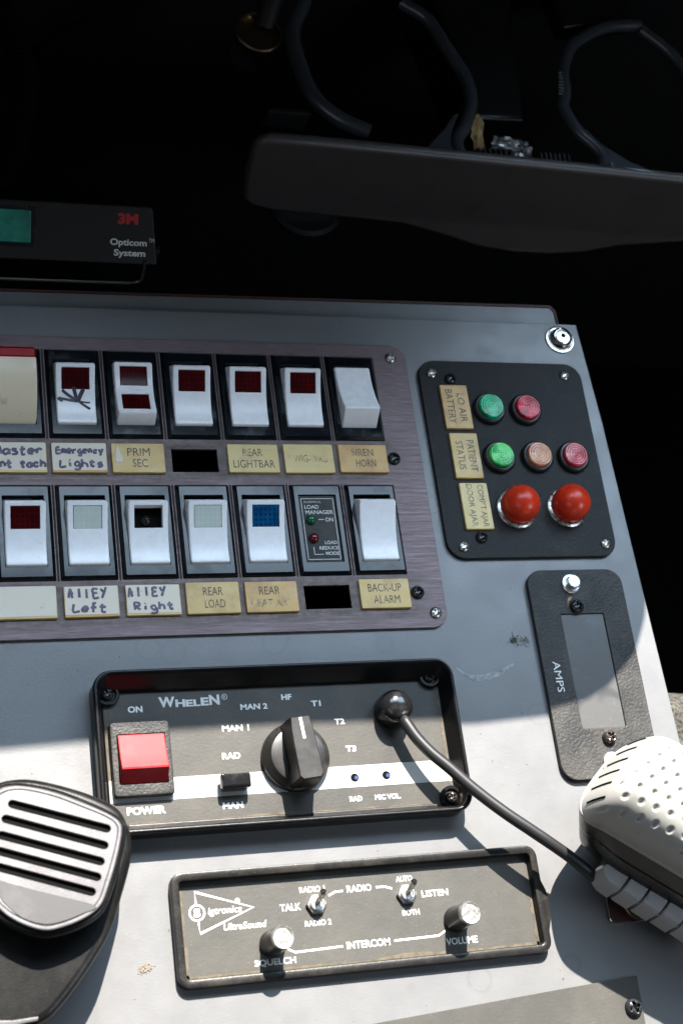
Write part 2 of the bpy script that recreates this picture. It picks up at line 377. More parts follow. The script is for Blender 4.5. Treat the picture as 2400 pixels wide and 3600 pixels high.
# screw heads with a real cross recess
def screw_mesh(R, h):
    na, nr = 48, 16; v, f = [], []
    for k in range(nr+1):
        r = R*k/nr
        for i in range(na):
            a = 2*math.pi*i/na; x, y = r*math.cos(a), r*math.sin(a)
            z = h*math.sqrt(max(0, 1-(r/R)**2*.92)) if k < nr else 0
            def sm(t, e0, e1): t = max(0, min(1, (t-e0)/(e1-e0))); return 1-t*t*(3-2*t)
            m_ = max(sm(abs(x), .12*R, .24*R)*sm(abs(y), .50*R, .66*R), sm(abs(y), .12*R, .24*R)*sm(abs(x), .50*R, .66*R))
            z -= m_*h*.75*(1-.35*r/R)
            v.append((x, y, z))
    for k in range(nr):
        for i in range(na):
            j = (i+1) % na; f.append((k*na+i, k*na+j, (k+1)*na+j, (k+1)*na+i))
    return v, f
def screw(parent, x, y, z, R, mat, h=None, turn=0., name='screw', tilt=0.):
    h = h or R*.62
    o = mk(name, lambda: screw_mesh(R, h), mat, parent, (x, y, z), 30, key=('screw', R, h, mat), rot=(tilt, 0, turn))
    mk('cross_recess', lambda: curve_plate([(a*R, b_*R) for a, b_ in ((.13, .13), (.13, .5), (-.13, .5), (-.13, .13), (-.5, .13), (-.5, -.13), (-.13, -.13), (-.13, -.5), (.13, -.5), (.13, -.13), (.5, -.13), (.5, .13))], [], h*.10, h*.28), 'hole', o, (x, y, z), key=('recess', R, h)) if False else None
    return o

# ================================================================== THE SETTING
# footwell far below, dashboard behind and overhead (its edge shades the upper console)
mk('floor', ([(-1500, -1500, -420), (1800, -1500, -420), (1800, 900, -420), (-1500, 900, -420)], [(0, 1, 2, 3)]), 'void', kind='structure')
def slab():
    B = [(-420, -168), (27, -167), (60, -165.5), (130, -165), (212, -166.5), (246, -164.5), (262, -160.5), (272, -155.5), (280, -149), (288, -141.5), (293.5, -131.6), (298, -122.4), (302, -108), (304, -88)]
    top = []
    for x, y in B:
        z = 300-min(max(x-40, 0), 215)*.36
        top.append((x-SUN_DX*z, y-SUN_DY*z, z))
    z = top[-1][2]
    top += [(top[-1][0]+2, 175, z), (600, 175, z), (600, 20, z), (1500, 20, z), (1500, 800, z), (-900, 800, 300), (-900, top[0][1], 300)]
    n = len(top); v = top+[(x-(SUN_DX*40 if i < 14 else 0)-(25 if i > 8 and i < 14 else 0), y+(60 if i < 14 else 0), zz+40) for i, (x, y, zz) in enumerate(top)]
    f = [(i, (i+1) % n, n+(i+1) % n, n+i) for i in range(n)]+[tuple(reversed(range(n))), tuple(range(n, 2*n))]
    return v, f
dash = mk('dashboard', slab(), 'dash', kind='structure')
mk('dash_wall', ([(-900, 232, -420), (1500, 232, -420), (1500, 232, 250), (-900, 232, 250)], [(0, 1, 2, 3)]), 'dash', dash)

# console top: painted sheet, with openings under the plates
cx = [(-120, 20.6), (294.3, 20.8), (297.2, -30), (298.6, -80), (300.0, -127), (301.6, -176), (303.5, -230), (305.5, -300), (308, -400), (-120, -400)]
ho = [[(40, -3), (192, -3), (192, -118), (40, -118)][::-1]]
con = mk('console_top', curve_plate(cx, ho, -16, 0, .35, 2), 'console', kind='structure', angle=40)
mk('side_panel', box(288, 291.5, -396, 12, -419, -16.3, .4), 'boardedge', con)
mk('rear_panel', box(-118, 287.5, 9, 12, -419, -22.4, .4), 'boardedge', con)
mk('front_panel', box(-118, 287.5, -396, -393, -419, -16.3, .4), 'boardedge', con)
led = mk('console_ledge', curve_plate([(-120, 14), (287.4, 14), (287.0, 30), (285.2, 32.4), (-120, 29.2)], [], -22, -5.2, .3), 'console', kind='structure', angle=40)
mk('edge_banding', curve_plate([(-120, 29.3), (285.4, 32.5), (287.1, 30.2), (287.6, 14), (288.6, 14), (288.2, 30.8), (285.9, 33.7), (-120, 30.5)], [], -22.5, -5.0, .1), 'boardedge', led)
# marks on the paint
def blot(pts, z=.05, th=.04): return curve_plate(pts, [], z, z+th)
def ragged(path, wid, seed):
    rnd = random.Random(seed); L, R_ = [], []
    for i, (x, y) in enumerate(path):
        t = i/(len(path)-1); ww = wid*(.25+math.sin(math.pi*min(max(t, .03), .97))**.6)*rnd.uniform(.55, 1.15)
        L.append((x, y+ww/2)); R_.append((x, y-ww/2))
    return L+R_[::-1]
sp = [(p.x, p.y) for p in spline([(206.8, -142.6, 0), (210, -145.2, 0), (214, -147.2, 0), (219, -146.9, 0), (225, -145.4, 0), (229, -143.6, 0), (232.4, -142, 0)], 5)]
mk('scrape', blot(ragged(sp, 2.3, 3)), 'scuff', con)
rnd = random.Random(5)
def tangle(cx_, cy_, r, n, th, seed, sx=1., sy=1.):
    rd = random.Random(seed); parts = []
    for _ in range(n):
        a = rd.uniform(0, 6.28); p = [(cx_+sx*r*rd.gauss(0, .45), cy_+sy*r*rd.gauss(0, .45), rd.uniform(.15, .9))]
        for k in range(5):
            a += rd.uniform(-1.1, 1.1); p.append((p[-1][0]+.22*r*math.cos(a), p[-1][1]+.22*r*math.sin(a), max(.12, p[-1][2]+rd.uniform(-.25, .25))))
        parts.append(tube(spline(p, 3), th, 5))
    return join(*parts)
def crumbs(cx_, cy_, r, n, seed):
    rd = random.Random(seed); parts = []
    for _ in range(n):
        q = rd.choice((.12, .16, .2, .3, .42)); x, y = cx_+r*rd.gauss(0, .5), cy_+r*.8*rd.gauss(0, .5)
        v, f = lathe([(q, 0), (q*1.05, q*.4), (q*.6, q*.8), (0, q)], 6); parts.append(shift(([(a*rd.uniform(.7, 1.3), b_*rd.uniform(.7, 1.3), c_) for a, b_, c_ in v], f), x, y, 0))
    return join(*parts)
o = mk('lint_clump', join(crumbs(234.6, -131.6, 1.8, 60, 6), tangle(234.6, -131.6, 2.2, 14, .09, 3), tangle(239.0, -133.0, 3.0, 7, .09, 4, 1., .3)), 'lint')
tag(o, 'brown lint clump lying on the grey console beside the narrow meter plate', 'lint')
o = mk('dirt_crumb', crumbs(69.5, -249.0, 2.1, 90, 9), 'crumb')
tag(o, 'tan dirt clump on the sunlit console between the black microphone and the intercom', 'dirt')
# scattered grit on the sunlit part, too small to pick apart
def grit():
    rd = random.Random(11); parts = []
    for _ in range(150):
        x, y = rd.uniform(30, 296), rd.uniform(-285, 10); r = rd.choice((.10, .14, .18, .26))
        v, f = lathe([(r, 0), (r*.9, r*.6), (r*.4, r)], 5); parts.append(shift((v, f), x, y, 0))
    return join(*parts)
g_ = mk('grit', grit(), 'crumb', kind='stuff'); g_['label'] = 'fine crumbs of grit scattered over the grey console'; g_['category'] = 'grit'

# ================================================================== SWITCH PLATE
PLX0, PLX1, PLY0, PLY1 = -60, 206.2, -125.3, 5.8
t_plate = thing('switch_plate', 'brushed purplish metal plate holding the two rows of rocker switches', 'plate', (73, -60, 0))
holes = []
for r_ in (0, 1):
    for c_ in range(-1, 8):
        x0, y0 = c_*24+(.73 if r_ else 0), -r_*61
        holes.append([(x0+1.6, y0-2), (x0+21.4, y0-2), (x0+21.4, y0-39.2), (x0+1.6, y0-39.2)][::-1])
holes.append([(97.2, -45.3), (116.3, -45.3), (116.3, -55.5), (97.2, -55.5)][::-1])
holes.append([(146.0, -106.0), (165.3, -106.0), (165.3, -116.0), (146.0, -116.0)][::-1])
outer = rr(PLX1-PLX0, PLY1-PLY0, 7, 8, (PLX0+PLX1)/2, (PLY0+PLY1)/2)
mk('face_plate', curve_plate(outer, holes, .02, 1.5, .15, 1), 'plate', t_plate)
mk('back_void', box(39, 193, -119, -2, -60, -40, 1), 'hole', t_plate) if False else None
for x, y, mt, tn in ((199.1, -.4, 'steel', .3), (201.1, -119.1, 'steel', .9)): screw(t_plate, x, y, 1.5, 2.55, mt, turn=tn)
for x, y, tn in ((193.3, -49.2, .5), (194.5, -110.0, .2)): screw(t_plate, x, y, 1.5, 2.9, 'steel_dark', 2.3, turn=tn)
def dust_strips():
    parts = []
    for r_ in (0, 1):
        for c_ in range(1, 8):
            x0, y0 = c_*24+(.73 if r_ else 0)-.5, -r_*61-20.6
            parts.append(shift(loft(.9, 41, .3, [(0, 1.45), (.2, 1.75)], 2), x0, y0))
    return join(*parts)
d_ = mk('caked_dust', dust_strips(), 'gapdirt', t_plate); d_['kind'] = 'stuff'

# ---- rockers
def quad_z(p0, p1, p2):
    (a, A), (b_, B), (c_, C_) = p0, p1, p2
    def z(y): return A*(y-b_)*(y-c_)/((a-b_)*(a-c_))+B*(y-a)*(y-c_)/((b_-a)*(b_-c_))+C_*(y-a)*(y-b_)/((c_-a)*(c_-b_))
    return z
def section(mode):
    """returns top function, list of end points (+y end, -y end)"""
    if mode == 'up':      # +y end raised
        e1, e2 = (9.7, 9.6), (-13.4, 4.3)
        return quad_z(e1, (0, 5.5), e2), e1, e2, [(14.2, -1.), (13.7, 2.6), (10.9, 8.5), (10.4, 9.25)], [(-13.95, 4.15), (-14.3, 3.7), (-14.65, 2.2), (-14.7, -1.)]
    if mode == 'mid':
        e1, e2 = (11.6, 7.6), (-10.6, 8.4)
        return quad_z(e1, (0, 5.7), e2), e1, e2, [(14.5, -1.), (14.2, 2.6), (12.6, 6.8), (12.2, 7.4)], [(-11.2, 8.1), (-11.7, 7.4), (-14.3, 2.6), (-14.6, -1.)]
    if mode == 'down':
        e1, e2 = (12.9, 4.6), (-8.0, 10.4)
        return quad_z(e1, (3.0, 5.8), e2), e1, e2, [(14.6, -1.), (14.5, 2.6), (13.9, 4.2), (13.4, 4.6)], [(-8.8, 10.2), (-9.3, 9.5), (-14.3, 2.6), (-14.7, -1.)]
LW = 11.4
def rocker(mode, lenses, width=15.9):
    zt, e1, e2, A, B = section(mode); ys = []
    n = 22
    cand = [e1[0]+(e2[0]-e1[0])*i/n for i in range(n+1)]
    for a, b_ in lenses:
        cand = [y for y in cand if abs(y-a) > .3 and abs(y-b_) > .3]+[a, b_]
    cand.sort(reverse=True)
    sec = A+[(y, zt(y)) for y in cand]+B
    r = .75; rows = [(-width/2, 'base')]
    for q in (0, 30, 60, 90): rows.append((-width/2+r*(1-math.cos(math.radians(q))), r*(1-math.sin(math.radians(q)))))
    rows += [(-LW/2, 0), (LW/2, 0)]
    for q in (90, 60, 30, 0): rows.append((width/2-r*(1-math.cos(math.radians(q))), r*(1-math.sin(math.radians(q)))))
    rows.append((width/2, 'base'))
    v, f = [], []; m_ = len(sec)
    for x, d in rows:
        for y, z in sec:
            if d == 'base': v.append((x, y*(1-r/14), -1.0))
            else: v.append((x, y*(1-d/14), max(z-d, -1.0)))
    def inhole(i, j):
        if i != 5: return False
        ya, yb = sec[j][0], sec[j+1][0]
        if not (4 <= j < 4+len(cand)-1): return False
        return any(b_-1e-6 <= yb and ya <= a+1e-6 for a, b_ in lenses)
    for i in range(len(rows)-1):
        for j in range(m_-1):
            if rows[i][1] == 'base' and rows[i+1][1] == 'base': continue
            if inhole(i, j): continue
            f.append((i*m_+j, i*m_+j+1, (i+1)*m_+j+1, (i+1)*m_+j))
    for a, b_ in lenses:           # walls of the window
        yy = [y for y in cand if b_-1e-6 <= y <= a+1e-6]
        ring = [(-LW/2, y) for y in yy]+[(LW/2, y) for y in reversed(yy)]
        o_ = len(v)
        for x, y in ring: v.append((x, y, zt(y)))
        for x, y in ring: v.append((x, y, zt(y)-3.2))
        k = len(ring)
        for i in range(k): f.append((o_+i, o_+(i+1) % k, o_+k+(i+1) % k, o_+k+i))
    return v, f
def lens_piece(mode, a, b_, up=-.12, depth=1.5, wid=LW-.5):
    zt = section(mode)[0]; n = 8; a -= .22; b_ += .22; rings = []
    xs = [(-wid/2, -depth), (-wid/2, up-.12), (-wid/2+.15, up), (wid/2-.15, up), (wid/2, up-.12), (wid/2, -depth)]
    yy = [a+(b_-a)*i/n for i in range(n+1)]
    for y, dz in [(yy[0], -depth)]+[(y, None) for y in yy]+[(yy[-1], -depth)]:
        rings.append([(x, y, zt(y)+(d if dz is None else min(d, dz))) for x, d in xs])
    v = [p for r in rings for p in r]; k = len(xs); f = []
    for i in range(len(rings)-1):
        for j in range(k-1): f.append((i*k+j, i*k+j+1, (i+1)*k+j+1, (i+1)*k+j))
    return v, f
def bezel_mesh():
    o_ = [[(x, y, z) for x, y in rr(23-2*i, 41.2-2*i, max(.7-i*.2, .3), 3)] for i, z in ((0, 0), (0, .9), (.15, 1.15), (1.75, 3.0))]
    o_ += [[(x, y+.1, z) for x, y in rr(16.1-2*i, 29.9-2*i, .4, 3)] for i, z in ((-.1, 3.0), (0, 2.85), (0, -3))]
    return loops(o_, False)
BZ = 1.5
def switch(r_, c_, label, mode='up', lens=(), lens_mats=(), mat='white', name='rocker_switch'):
    cx_, cy_ = c_*24+(.73 if r_ else 0)+11.5, -r_*61-20.6
    t = thing(name, label, 'switch', (cx_, cy_, BZ), 'rocker switches on the metal plate')
    mk('bezel', bezel_mesh, 'bezel', t, (cx_, cy_, BZ-1.3), 30, key='bezel')
    rk = mk('rocker', lambda: rocker(mode, lens), mat, t, (cx_, cy_-.3, BZ-1.5), 32, key=('rocker', mode, tuple(lens), mat))
    for (a, b_), lm in zip(lens, lens_mats):
        if lm == 'open':
            mk('recess', box(-LW/2-.2, LW/2+.2, b_-.2, a+.2, 3.0, 3.6, .1), 'hole', rk, (cx_, cy_-.3, BZ-1.5))
            mk('bulb', lathe([(2.3, 0), (2.3, 1.2), (1.7, 2.2), (.8, 2.7), (0, 2.85)], 18), 'bulb', rk, (cx_-.6, cy_+3.6, BZ+1.7))
        else:
            mk('lens', lambda: lens_piece(mode, a, b_), lm, rk, (cx_, cy_-.3, BZ-1.5), 30, key=('lens', mode, a, b_))
    return t, rk, (cx_, cy_-.3, BZ-1.5)
L1 = (8.6, .2)
switch(0, 2, 'white rocker switch with red window and a scrawled black burst mark', 'up', [L1], ['lens_red'])
t2 = [o for o in COL.objects if o.get('label', '').endswith('burst mark')][0]
switch(0, 3, 'white rocker switch with two red windows, above the PRIM SEC tag', 'mid', [(10.6, 2.3), (-1.6, -9.4)], ['lens_red', 'lens_red'])
switch(0, 4, 'white rocker switch with red window above the empty upper tag slot', 'up', [L1], ['lens_red'])
switch(0, 5, 'white rocker switch with red window above the REAR LIGHTBAR tag', 'up', [L1], ['lens_red'])
switch(0, 6, 'white rocker switch with red window, second from right in upper row', 'up', [L1], ['lens_red'])
switch(0, 7, 'plain white rocker switch tipped the other way above the SIREN HORN tag', 'down')
switch(1, 1, 'white rocker switch with red window above the blank paper tag', 'up', [L1], ['lens_red'])
switch(1, 2, 'white rocker switch with milky clear window above the alley left tag', 'up', [L1], ['lens_clear'])
switch(1, 3, 'white rocker switch with its window missing, showing a dark hole', 'up', [L1], ['open'])
switch(1, 4, 'white rocker switch with milky clear window above the REAR LOAD tag', 'up', [L1], ['lens_clear'])
switch(1, 5, 'white rocker switch with bright blue window', 'up', [L1], ['lens_blue'])
switch(1, 7, 'plain white windowless rocker switch above the BACK-UP ALARM tag', 'up')
# burst drawn on the second switch, following the concave face
zt = section('up')[0]; rk2 = [c for c in t2.children if c.name.startswith('rocker')][0]
def on_face(pts, wid):
    P = spline([(x, y, zt(y)+.06) for x, y in pts], 5); v, f = tube(P, wid/2, 8, .12); return v, f
bs = [([(-5.4, -.1), (-3.2, -2.0), (.2, -4.4)], 1.0), ([(-.9, 1.1), (-.3, -1.5), (.4, -4.2)], 1.05), ([(3.0, .3), (1.8, -2.2), (.9, -4.2)], 1.2),
      ([(-7.2, -3.6), (-5.2, -3.7), (-2, -4.3), (.8, -4.7)], .9), ([(.8, -4.5), (3.2, -6.4), (5.5, -8.0)], .75), ([(1, -4.6), (3.4, -5.1), (5.6, -5.2)], .5), ([(-7.0, -3.2), (-6.3, -3.9), (-5.2, -4.3)], 1.2)]
for pts, wd in bs:
    mk('marker_stroke', on_face(pts, wd*1.45), 'marker_dark', rk2, (2*24+11.5, -20.9, BZ-1.5))
# the ivory switch at the left edge
cx_, cy_ = 24+11.5, -20.6
t = thing('rocker_switch', 'dirty ivory rocker switch with clear red end cap above the Master tag', 'switch', (cx_, cy_, BZ), 'rocker switches on the metal plate')
mk('bezel', bezel_mesh, 'bezel', t, (cx_, cy_, BZ-1.3), 30, key='bezel')
def ivory():
    sec = [(10.4, -1), (9.8, 8)] + [(9.6-24.2*i/18, 1.8+12.2*(1-(i/18)**2.4)) for i in range(19)] + [(-14.8, -1)]
    rows = [(-7.9, 'b')]+[(-7.9+.7*(1-math.cos(math.radians(q))), .7*(1-math.sin(math.radians(q)))) for q in (0, 45, 90)]
    rows += [(-x, d) for x, d in reversed(rows)]
    v, f = [], []; k = len(sec)
    for x, d in rows:
        for y, z in sec: v.append((x, y, -1. if d == 'b' else max(-1., z-d)))
    for i in range(len(rows)-1):
        for j in range(k-1): f.append((i*k+j, i*k+j+1, (i+1)*k+j+1, (i+1)*k+j))
    return v, f
rk = mk('rocker', ivory(), 'ivory', t, (cx_, cy_, BZ-1.5), 32)
def cap():
    sec = [(17.4, 0), (16.8, 8.0), (15.6, 12.0), (14.2, 14.2), (13.2, 14.8), (10.3, 14.6), (9.9, 14.3), (9.75, 3)]
    rings = [[(x, y*(1-d*.02), max(0, z-d)) for y, z in sec] for x, d in ((-7.7, 1.2), (-7.5, .4), (-7.0, 0), (7.0, 0), (7.5, .4), (7.7, 1.2))]
    return loops(rings, True, True)
mk('end_cap', cap(), 'lens_red2', rk, (cx_, cy_-.3, BZ-1.5), 30)

# ---- the load manager module
cx_, cy_ = 6*24+.73+11.5, -61-20.6
t = thing('load_manager_module', 'black LOAD MANAGER module with green and red lamps among the switches', 'module', (cx_, cy_, BZ))
mk('bezel', bezel_mesh, 'bezel', t, (cx_, cy_, BZ-1.3), 30, key='bezel')
mk('face', box(-7.9, 7.9, -14.8, 15.0, -2, 2.2, .2), 'grain_dusty', t, (cx_, cy_, BZ-1.3))
zz = BZ+.96
line(t, [(cx_-6.9, cy_+13.6), (cx_+6.9, cy_+13.6)], .28, zz); line(t, [(cx_-6.9, cy_-13.4), (cx_+6.9, cy_-13.4)], .28, zz)
line(t, [(cx_-6.9, cy_+13.6), (cx_-6.9, cy_-13.4)], .28, zz); line(t, [(cx_+6.9, cy_+13.6), (cx_+6.9, cy_-13.4)], .28, zz)
lettering(t, 'KUSSMAUL', cx_-2.0, cy_+12.1, zz, 7.4, 1.0, 'print_grey')
lettering(t, 'LOAD', cx_-2.7, cy_+9.9, zz, 6.2, 1.75, 'print', .012)
lettering(t, 'MANAGER', cx_+.4, cy_+7.5, zz, 12.0, 1.75, 'print', .012)
lettering(t, 'ON', cx_+4.2, cy_+4.2, zz, 3.4, 1.75, 'print', .012)
line(t, [(cx_-.4, cy_+4.25), (cx_+1.9, cy_+4.25)], .3, zz)
lettering(t, 'LOAD', cx_+3.7, cy_-6.0, zz, 5.4, 1.5, 'print', .012)
lettering(t, 'REDUCE', cx_+2.5, cy_-8.4, zz, 8.2, 1.5, 'print', .012)
lettering(t, 'MODE', cx_+3.7, cy_-10.8, zz, 5.8, 1.5, 'print', .012)
line(t, [(cx_-4.0, cy_-8.0), (cx_-4.0, cy_-11.2), (cx_-.1, cy_-11.2)], .3, zz)
led = lambda: lathe([(2.15, 0), (2.15, .5), (2.0, 1.1), (1.5, 1.75), (.8, 2.1), (0, 2.2)], 24)
mk('indicator_lamp', led, 'led_green', t, (cx_-3.8, cy_+4.0, zz-.05), key='led', label='small green lamp')
mk('indicator_lamp', led, 'led_red', t, (cx_-3.6, cy_-4.1, zz-.05), key='led', label='small dark red lamp')

# ---- name tags
def name_tag(x0, x1, y0, y1, label, lines_, mat='tag', ink='ink', rot=0., paper=False, group='name tags under the switches', z0=1.5, th=1.35):
    cx_, cy_ = (x0+x1)/2, (y0+y1)/2
    t = thing('name_tag', label, 'tag', (cx_, cy_, z0), group)
    mk('tile', loft(x1-x0, y1-y0, .5, [(0, 0), (0, th-.35), (.12, th-.1), (.4, th)], 3), mat, t, (cx_, cy_, z0), rot=(0, 0, random.uniform(-.006, .006)))
    z = z0+th+.05
    if paper:
        rd = random.Random(int(x0*7+y0)); P = []
        for x, y in rr(x1-x0-.5, y1-y0-1.1, .6, 3, cx_, cy_+.35): P.append((x+rd.uniform(-.18, .18), y+rd.uniform(-.12, .12)))
        mk('paper_sticker', curve_plate(P, [], z, z+.1), 'paper', t); z += .16
    for body, dx, dy, w_, h_ in lines_:
        lettering(t, body, cx_+dx, cy_+dy, z, w_, h_, ink, .0, rot)
    return t, cx_, cy_, z
TG = lambda c_: (c_*24+.45, c_*24+22.0)
name_tag(*TG(3), -56.4, -43.4, 'yellowed PRIM SEC tag with a torn paper scrap', [('PRIM', .2, 2.6, 9.2, 3.5), ('SEC', .6, -2.3, 6.2, 3.5)])
tt = [o for o in COL.objects if o.get('label', '').startswith('yellowed PRIM')][0]
mk('paper_scrap', curve_plate([(74, -48.5), (74.6, -45.4), (75.4, -44.9), (75.9, -47.6), (76.9, -50.4), (76.5, -52.2), (75.2, -51.6), (74.5, -52.6), (73.8, -50.6)], [], 2.9, 3.0), 'paper', tt)
name_tag(*TG(5), -56.2, -43.4, 'yellowed REAR LIGHTBAR name tag', [('REAR', -.2, 2.6, 8.4, 3.4), ('LIGHTBAR', 0, -2.6, 17.6, 3.5)], 'tag2')
name_tag(*TG(6), -56.4, -43.2, 'yellowed tag with the words WIG-WAG almost rubbed off', [('WIG-WAG', .5, -.1, 14.5, 3.4)], 'tag2', 'ink_faint')
name_tag(*TG(7), -56.1, -43.2, 'orange-yellow SIREN HORN name tag', [('SIREN', -.2, 2.8, 9.6, 3.4), ('HORN', .8, -2.2, 8.8, 3.4)], 'tag3')
TR = lambda c_: (c_*24+1.2, c_*24+22.8)
name_tag(*TR(4), -117.2, -104.0, 'yellow REAR LOAD name tag with a fine crack', [('REAR', .1, 2.7, 8.0, 3.5), ('LOAD', .5, -2.5, 8.2, 3.5)], 'tag')
name_tag(*TR(5), -117.2, -104.2, 'yellow tag with REAR left and its second line almost gone', [('REAR', -.8, 2.6, 8.6, 3.4)], 'tag3')
tt = [o for o in COL.objects if o.get('label', '').startswith('yellow tag with REAR left')][0]
lettering(tt, 'HEAT A/C', 131.2, -113.3, 2.9, 16.2, 3.2, 'ink_faint')
name_tag(*TR(7), -116.8, -104.1, 'yellow BACK-UP ALARM name tag at the right end', [('BACK-UP', 0, 2.5, 14.4, 3.5), ('ALARM', .3, -2.6, 11.4, 3.4)], 'tag')
line(tt, [(122.2, -107.2), (128, -107.0)], .1, 2.86, 'ink_faint') if False else None
# side tags on the lamp panel (turned a quarter turn)
Q = -math.pi/2
for (x0, x1, y0, y1, lab, lines_, mt) in (
        (219.3, 232.1, -35.2, -13.9, 'yellow LO AIR BATTERY tag turned sideways on the lamp panel', [('LO AIR', 2.5, -.6, 14.0, 3.3), ('BATTERY', -2.7, 0, 16.6, 3.3)], 'tag3'),
        (219.9, 232.8, -58.9, -37.4, 'yellow PATIENT STATUS tag turned sideways on the lamp panel', [('PATIENT', 2.6, -.2, 15.0, 3.3), ('STATUS', -2.6, 0, 13.6, 3.3)], 'tag'),
        (220.5, 233.4, -82.7, -61.2, "pale COMP'T AJAR DOOR AJAR tag turned sideways on the lamp panel", [("COMP'T AJAR", 2.6, 0, 19.6, 3.5), ('DOOR AJAR', -2.5, .2, 19.6, 3.5)], 'tag2')):
    name_tag(x0, x1, y0, y1, lab, lines_, mt, 'ink', Q, group='sideways tags on the lamp panel', z0=2.0)

# ---- handwriting with a marker: single-stroke letters
G = {'a': [[(.9, .85), (.5, 1), (.1, .6), (.15, .15), (.5, 0), (.9, .4), (.9, .95), (.95, 0)]], 'b': [[(.1, 1.7), (.1, 0), (.6, 0), (.9, .5), (.5, 1), (.1, .7)]],
     'c': [[(.9, .8), (.5, 1), (.1, .5), (.4, 0), (.9, .15)]], 'd': [[(.9, .8), (.4, 1), (.1, .4), (.5, 0), (.9, .4), (.9, 1.7), (.9, 0)]], 'e': [[(.1, .5), (.9, .6), (.6, 1), (.15, .7), (.2, .1), (.9, .1)]],
     'f': [[(.9, 1.6), (.5, 1.7), (.35, 1.2), (.35, -.1)], [(0, .8), (.8, .85)]], 'g': [[(.9, .9), (.4, 1), (.1, .5), (.5, .1), (.9, .6), (.9, -.5), (.4, -.7), (.05, -.45)]],
     'h': [[(.1, 1.7), (.1, 0)], [(.1, .6), (.5, 1), (.85, .7), (.9, 0)]], 'i': [[(.4, .95), (.45, 0)], [(.42, 1.45), (.45, 1.4)]], 'l': [[(.4, 1.7), (.42, 0)]],
     'm': [[(.05, 1), (.1, 0)], [(.1, .7), (.35, 1), (.5, .6), (.5, 0)], [(.5, .7), (.75, 1), (.95, .6), (.95, 0)]], 'n': [[(.1, 1), (.1, 0)], [(.1, .6), (.5, 1), (.85, .6), (.9, 0)]],
     'o': [[(.5, 1), (.1, .6), (.2, .1), (.6, 0), (.9, .5), (.5, 1)]], 'r': [[(.15, 1), (.2, 0)], [(.2, .6), (.5, .95), (.9, .85)]], 's': [[(.85, .9), (.4, 1), (.2, .7), (.8, .4), (.7, .05), (.1, .05)]],
     't': [[(.45, 1.6), (.45, .1), (.85, .05)], [(.05, .95), (.9, 1)]], 'u': [[(.1, 1), (.15, .2), (.5, 0), (.85, .4), (.9, 1), (.92, 0)]], 'y': [[(.1, 1), (.45, .2)], [(.95, 1.05), (.3, -.6)]],
     'k': [[(.1, 1.7), (.1, 0)], [(.9, 1), (.15, .5), (.9, 0)]], 'A': [[(.0, 0), (.3, 1.6), (.7, 0)], [(.0, .75), (.85, .8)]], 'E': [[(.85, 1.6), (.15, 1.55), (.15, .8), (.15, 0), (.9, .05)], [(.15, .8), (.8, .85)]],
     'L': [[(.15, 1.6), (.12, .05), (.95, .1)]], 'M': [[(.0, 0), (.2, 1.6), (.5, .5), (.8, 1.6), (1, 0)]], 'R': [[(.15, 0), (.15, 1.6), (.7, 1.5), (.7, .9), (.15, .8), (.95, 0)]], 'Y': [[(.05, 1.6), (.45, .8)], [(.95, 1.7), (.25, -.2)]]}
def write(parent, word, x, y, w_, xh, z, seed, wid=1.1, mat='marker'):
    rd = random.Random(seed); n = len(word); st = w_/n; cw = st*.8
    for i, ch in enumerate(word):
        if ch == ' ': continue
        jx, jy = rd.uniform(-.1, .1), rd.uniform(-.2, .2)
        for k, s in enumerate(G[ch]):
            P = [(x+i*st+p[0]*cw+jx+rd.uniform(-.2, .2), y+p[1]*xh+jy+.03*i+rd.uniform(-.2, .2), 0) for p in s]
            P = spline(P, 5); v, f = tube(P, [wid/2*rd.uniform(.85, 1.12) for _ in P], 8)
            v = [(a, b_, c_*.10+.012*k) for a, b_, c_ in v]
            mk('handwriting', (v, f), mat, parent, (0, 0, z), label='purple marker letter %s' % ch if False else None)
t, cx_, cy_, z = name_tag(25.0, 46.5, -56.4, -43.3, 'white paper tag at the left edge with Master written in marker', [], 'tag2', paper=True)
write(t, 'Master', 26.4, -48.6, 19.2, 2.2, z, 1); write(t, 'ont tach', 25.4, -54.2, 21, 1.9, z, 2)
t, cx_, cy_, z = name_tag(48.5, 70.5, -56.4, -43.3, 'white paper tag with Emergency Lights written in marker', [], 'tag3', paper=True)
write(t, 'Emergency', 50.4, -48.2, 19.0, 1.75, z, 3, .95); write(t, 'Lights', 51.6, -54.0, 17.4, 1.95, z, 4, 1.0)
t, cx_, cy_, z = name_tag(24.6, 46.8, -117.4, -104.2, 'blank white paper tag at the left end of the lower row', [], 'tag2', paper=True)
t, cx_, cy_, z = name_tag(49.5, 70.7, -117.3, -104.6, 'white paper tag with Alley Left written in purple marker', [], 'tag3', paper=True)
write(t, 'AllEY', 51.2, -109.6, 15.6, 2.2, z, 5, 1.0); write(t, 'Left', 52.6, -115.4, 13.6, 2.1, z, 6, 1.0)
t, cx_, cy_, z = name_tag(73.4, 94.9, -117.2, -104.5, 'white paper tag with Alley Right written in purple marker', [], 'tag2', paper=True)
write(t, 'AllEY', 74.4, -109.4, 15.4, 2.2, z, 7, 1.0); write(t, 'Right', 76.4, -115.2, 16.0, 1.9, z, 8, 1.0)

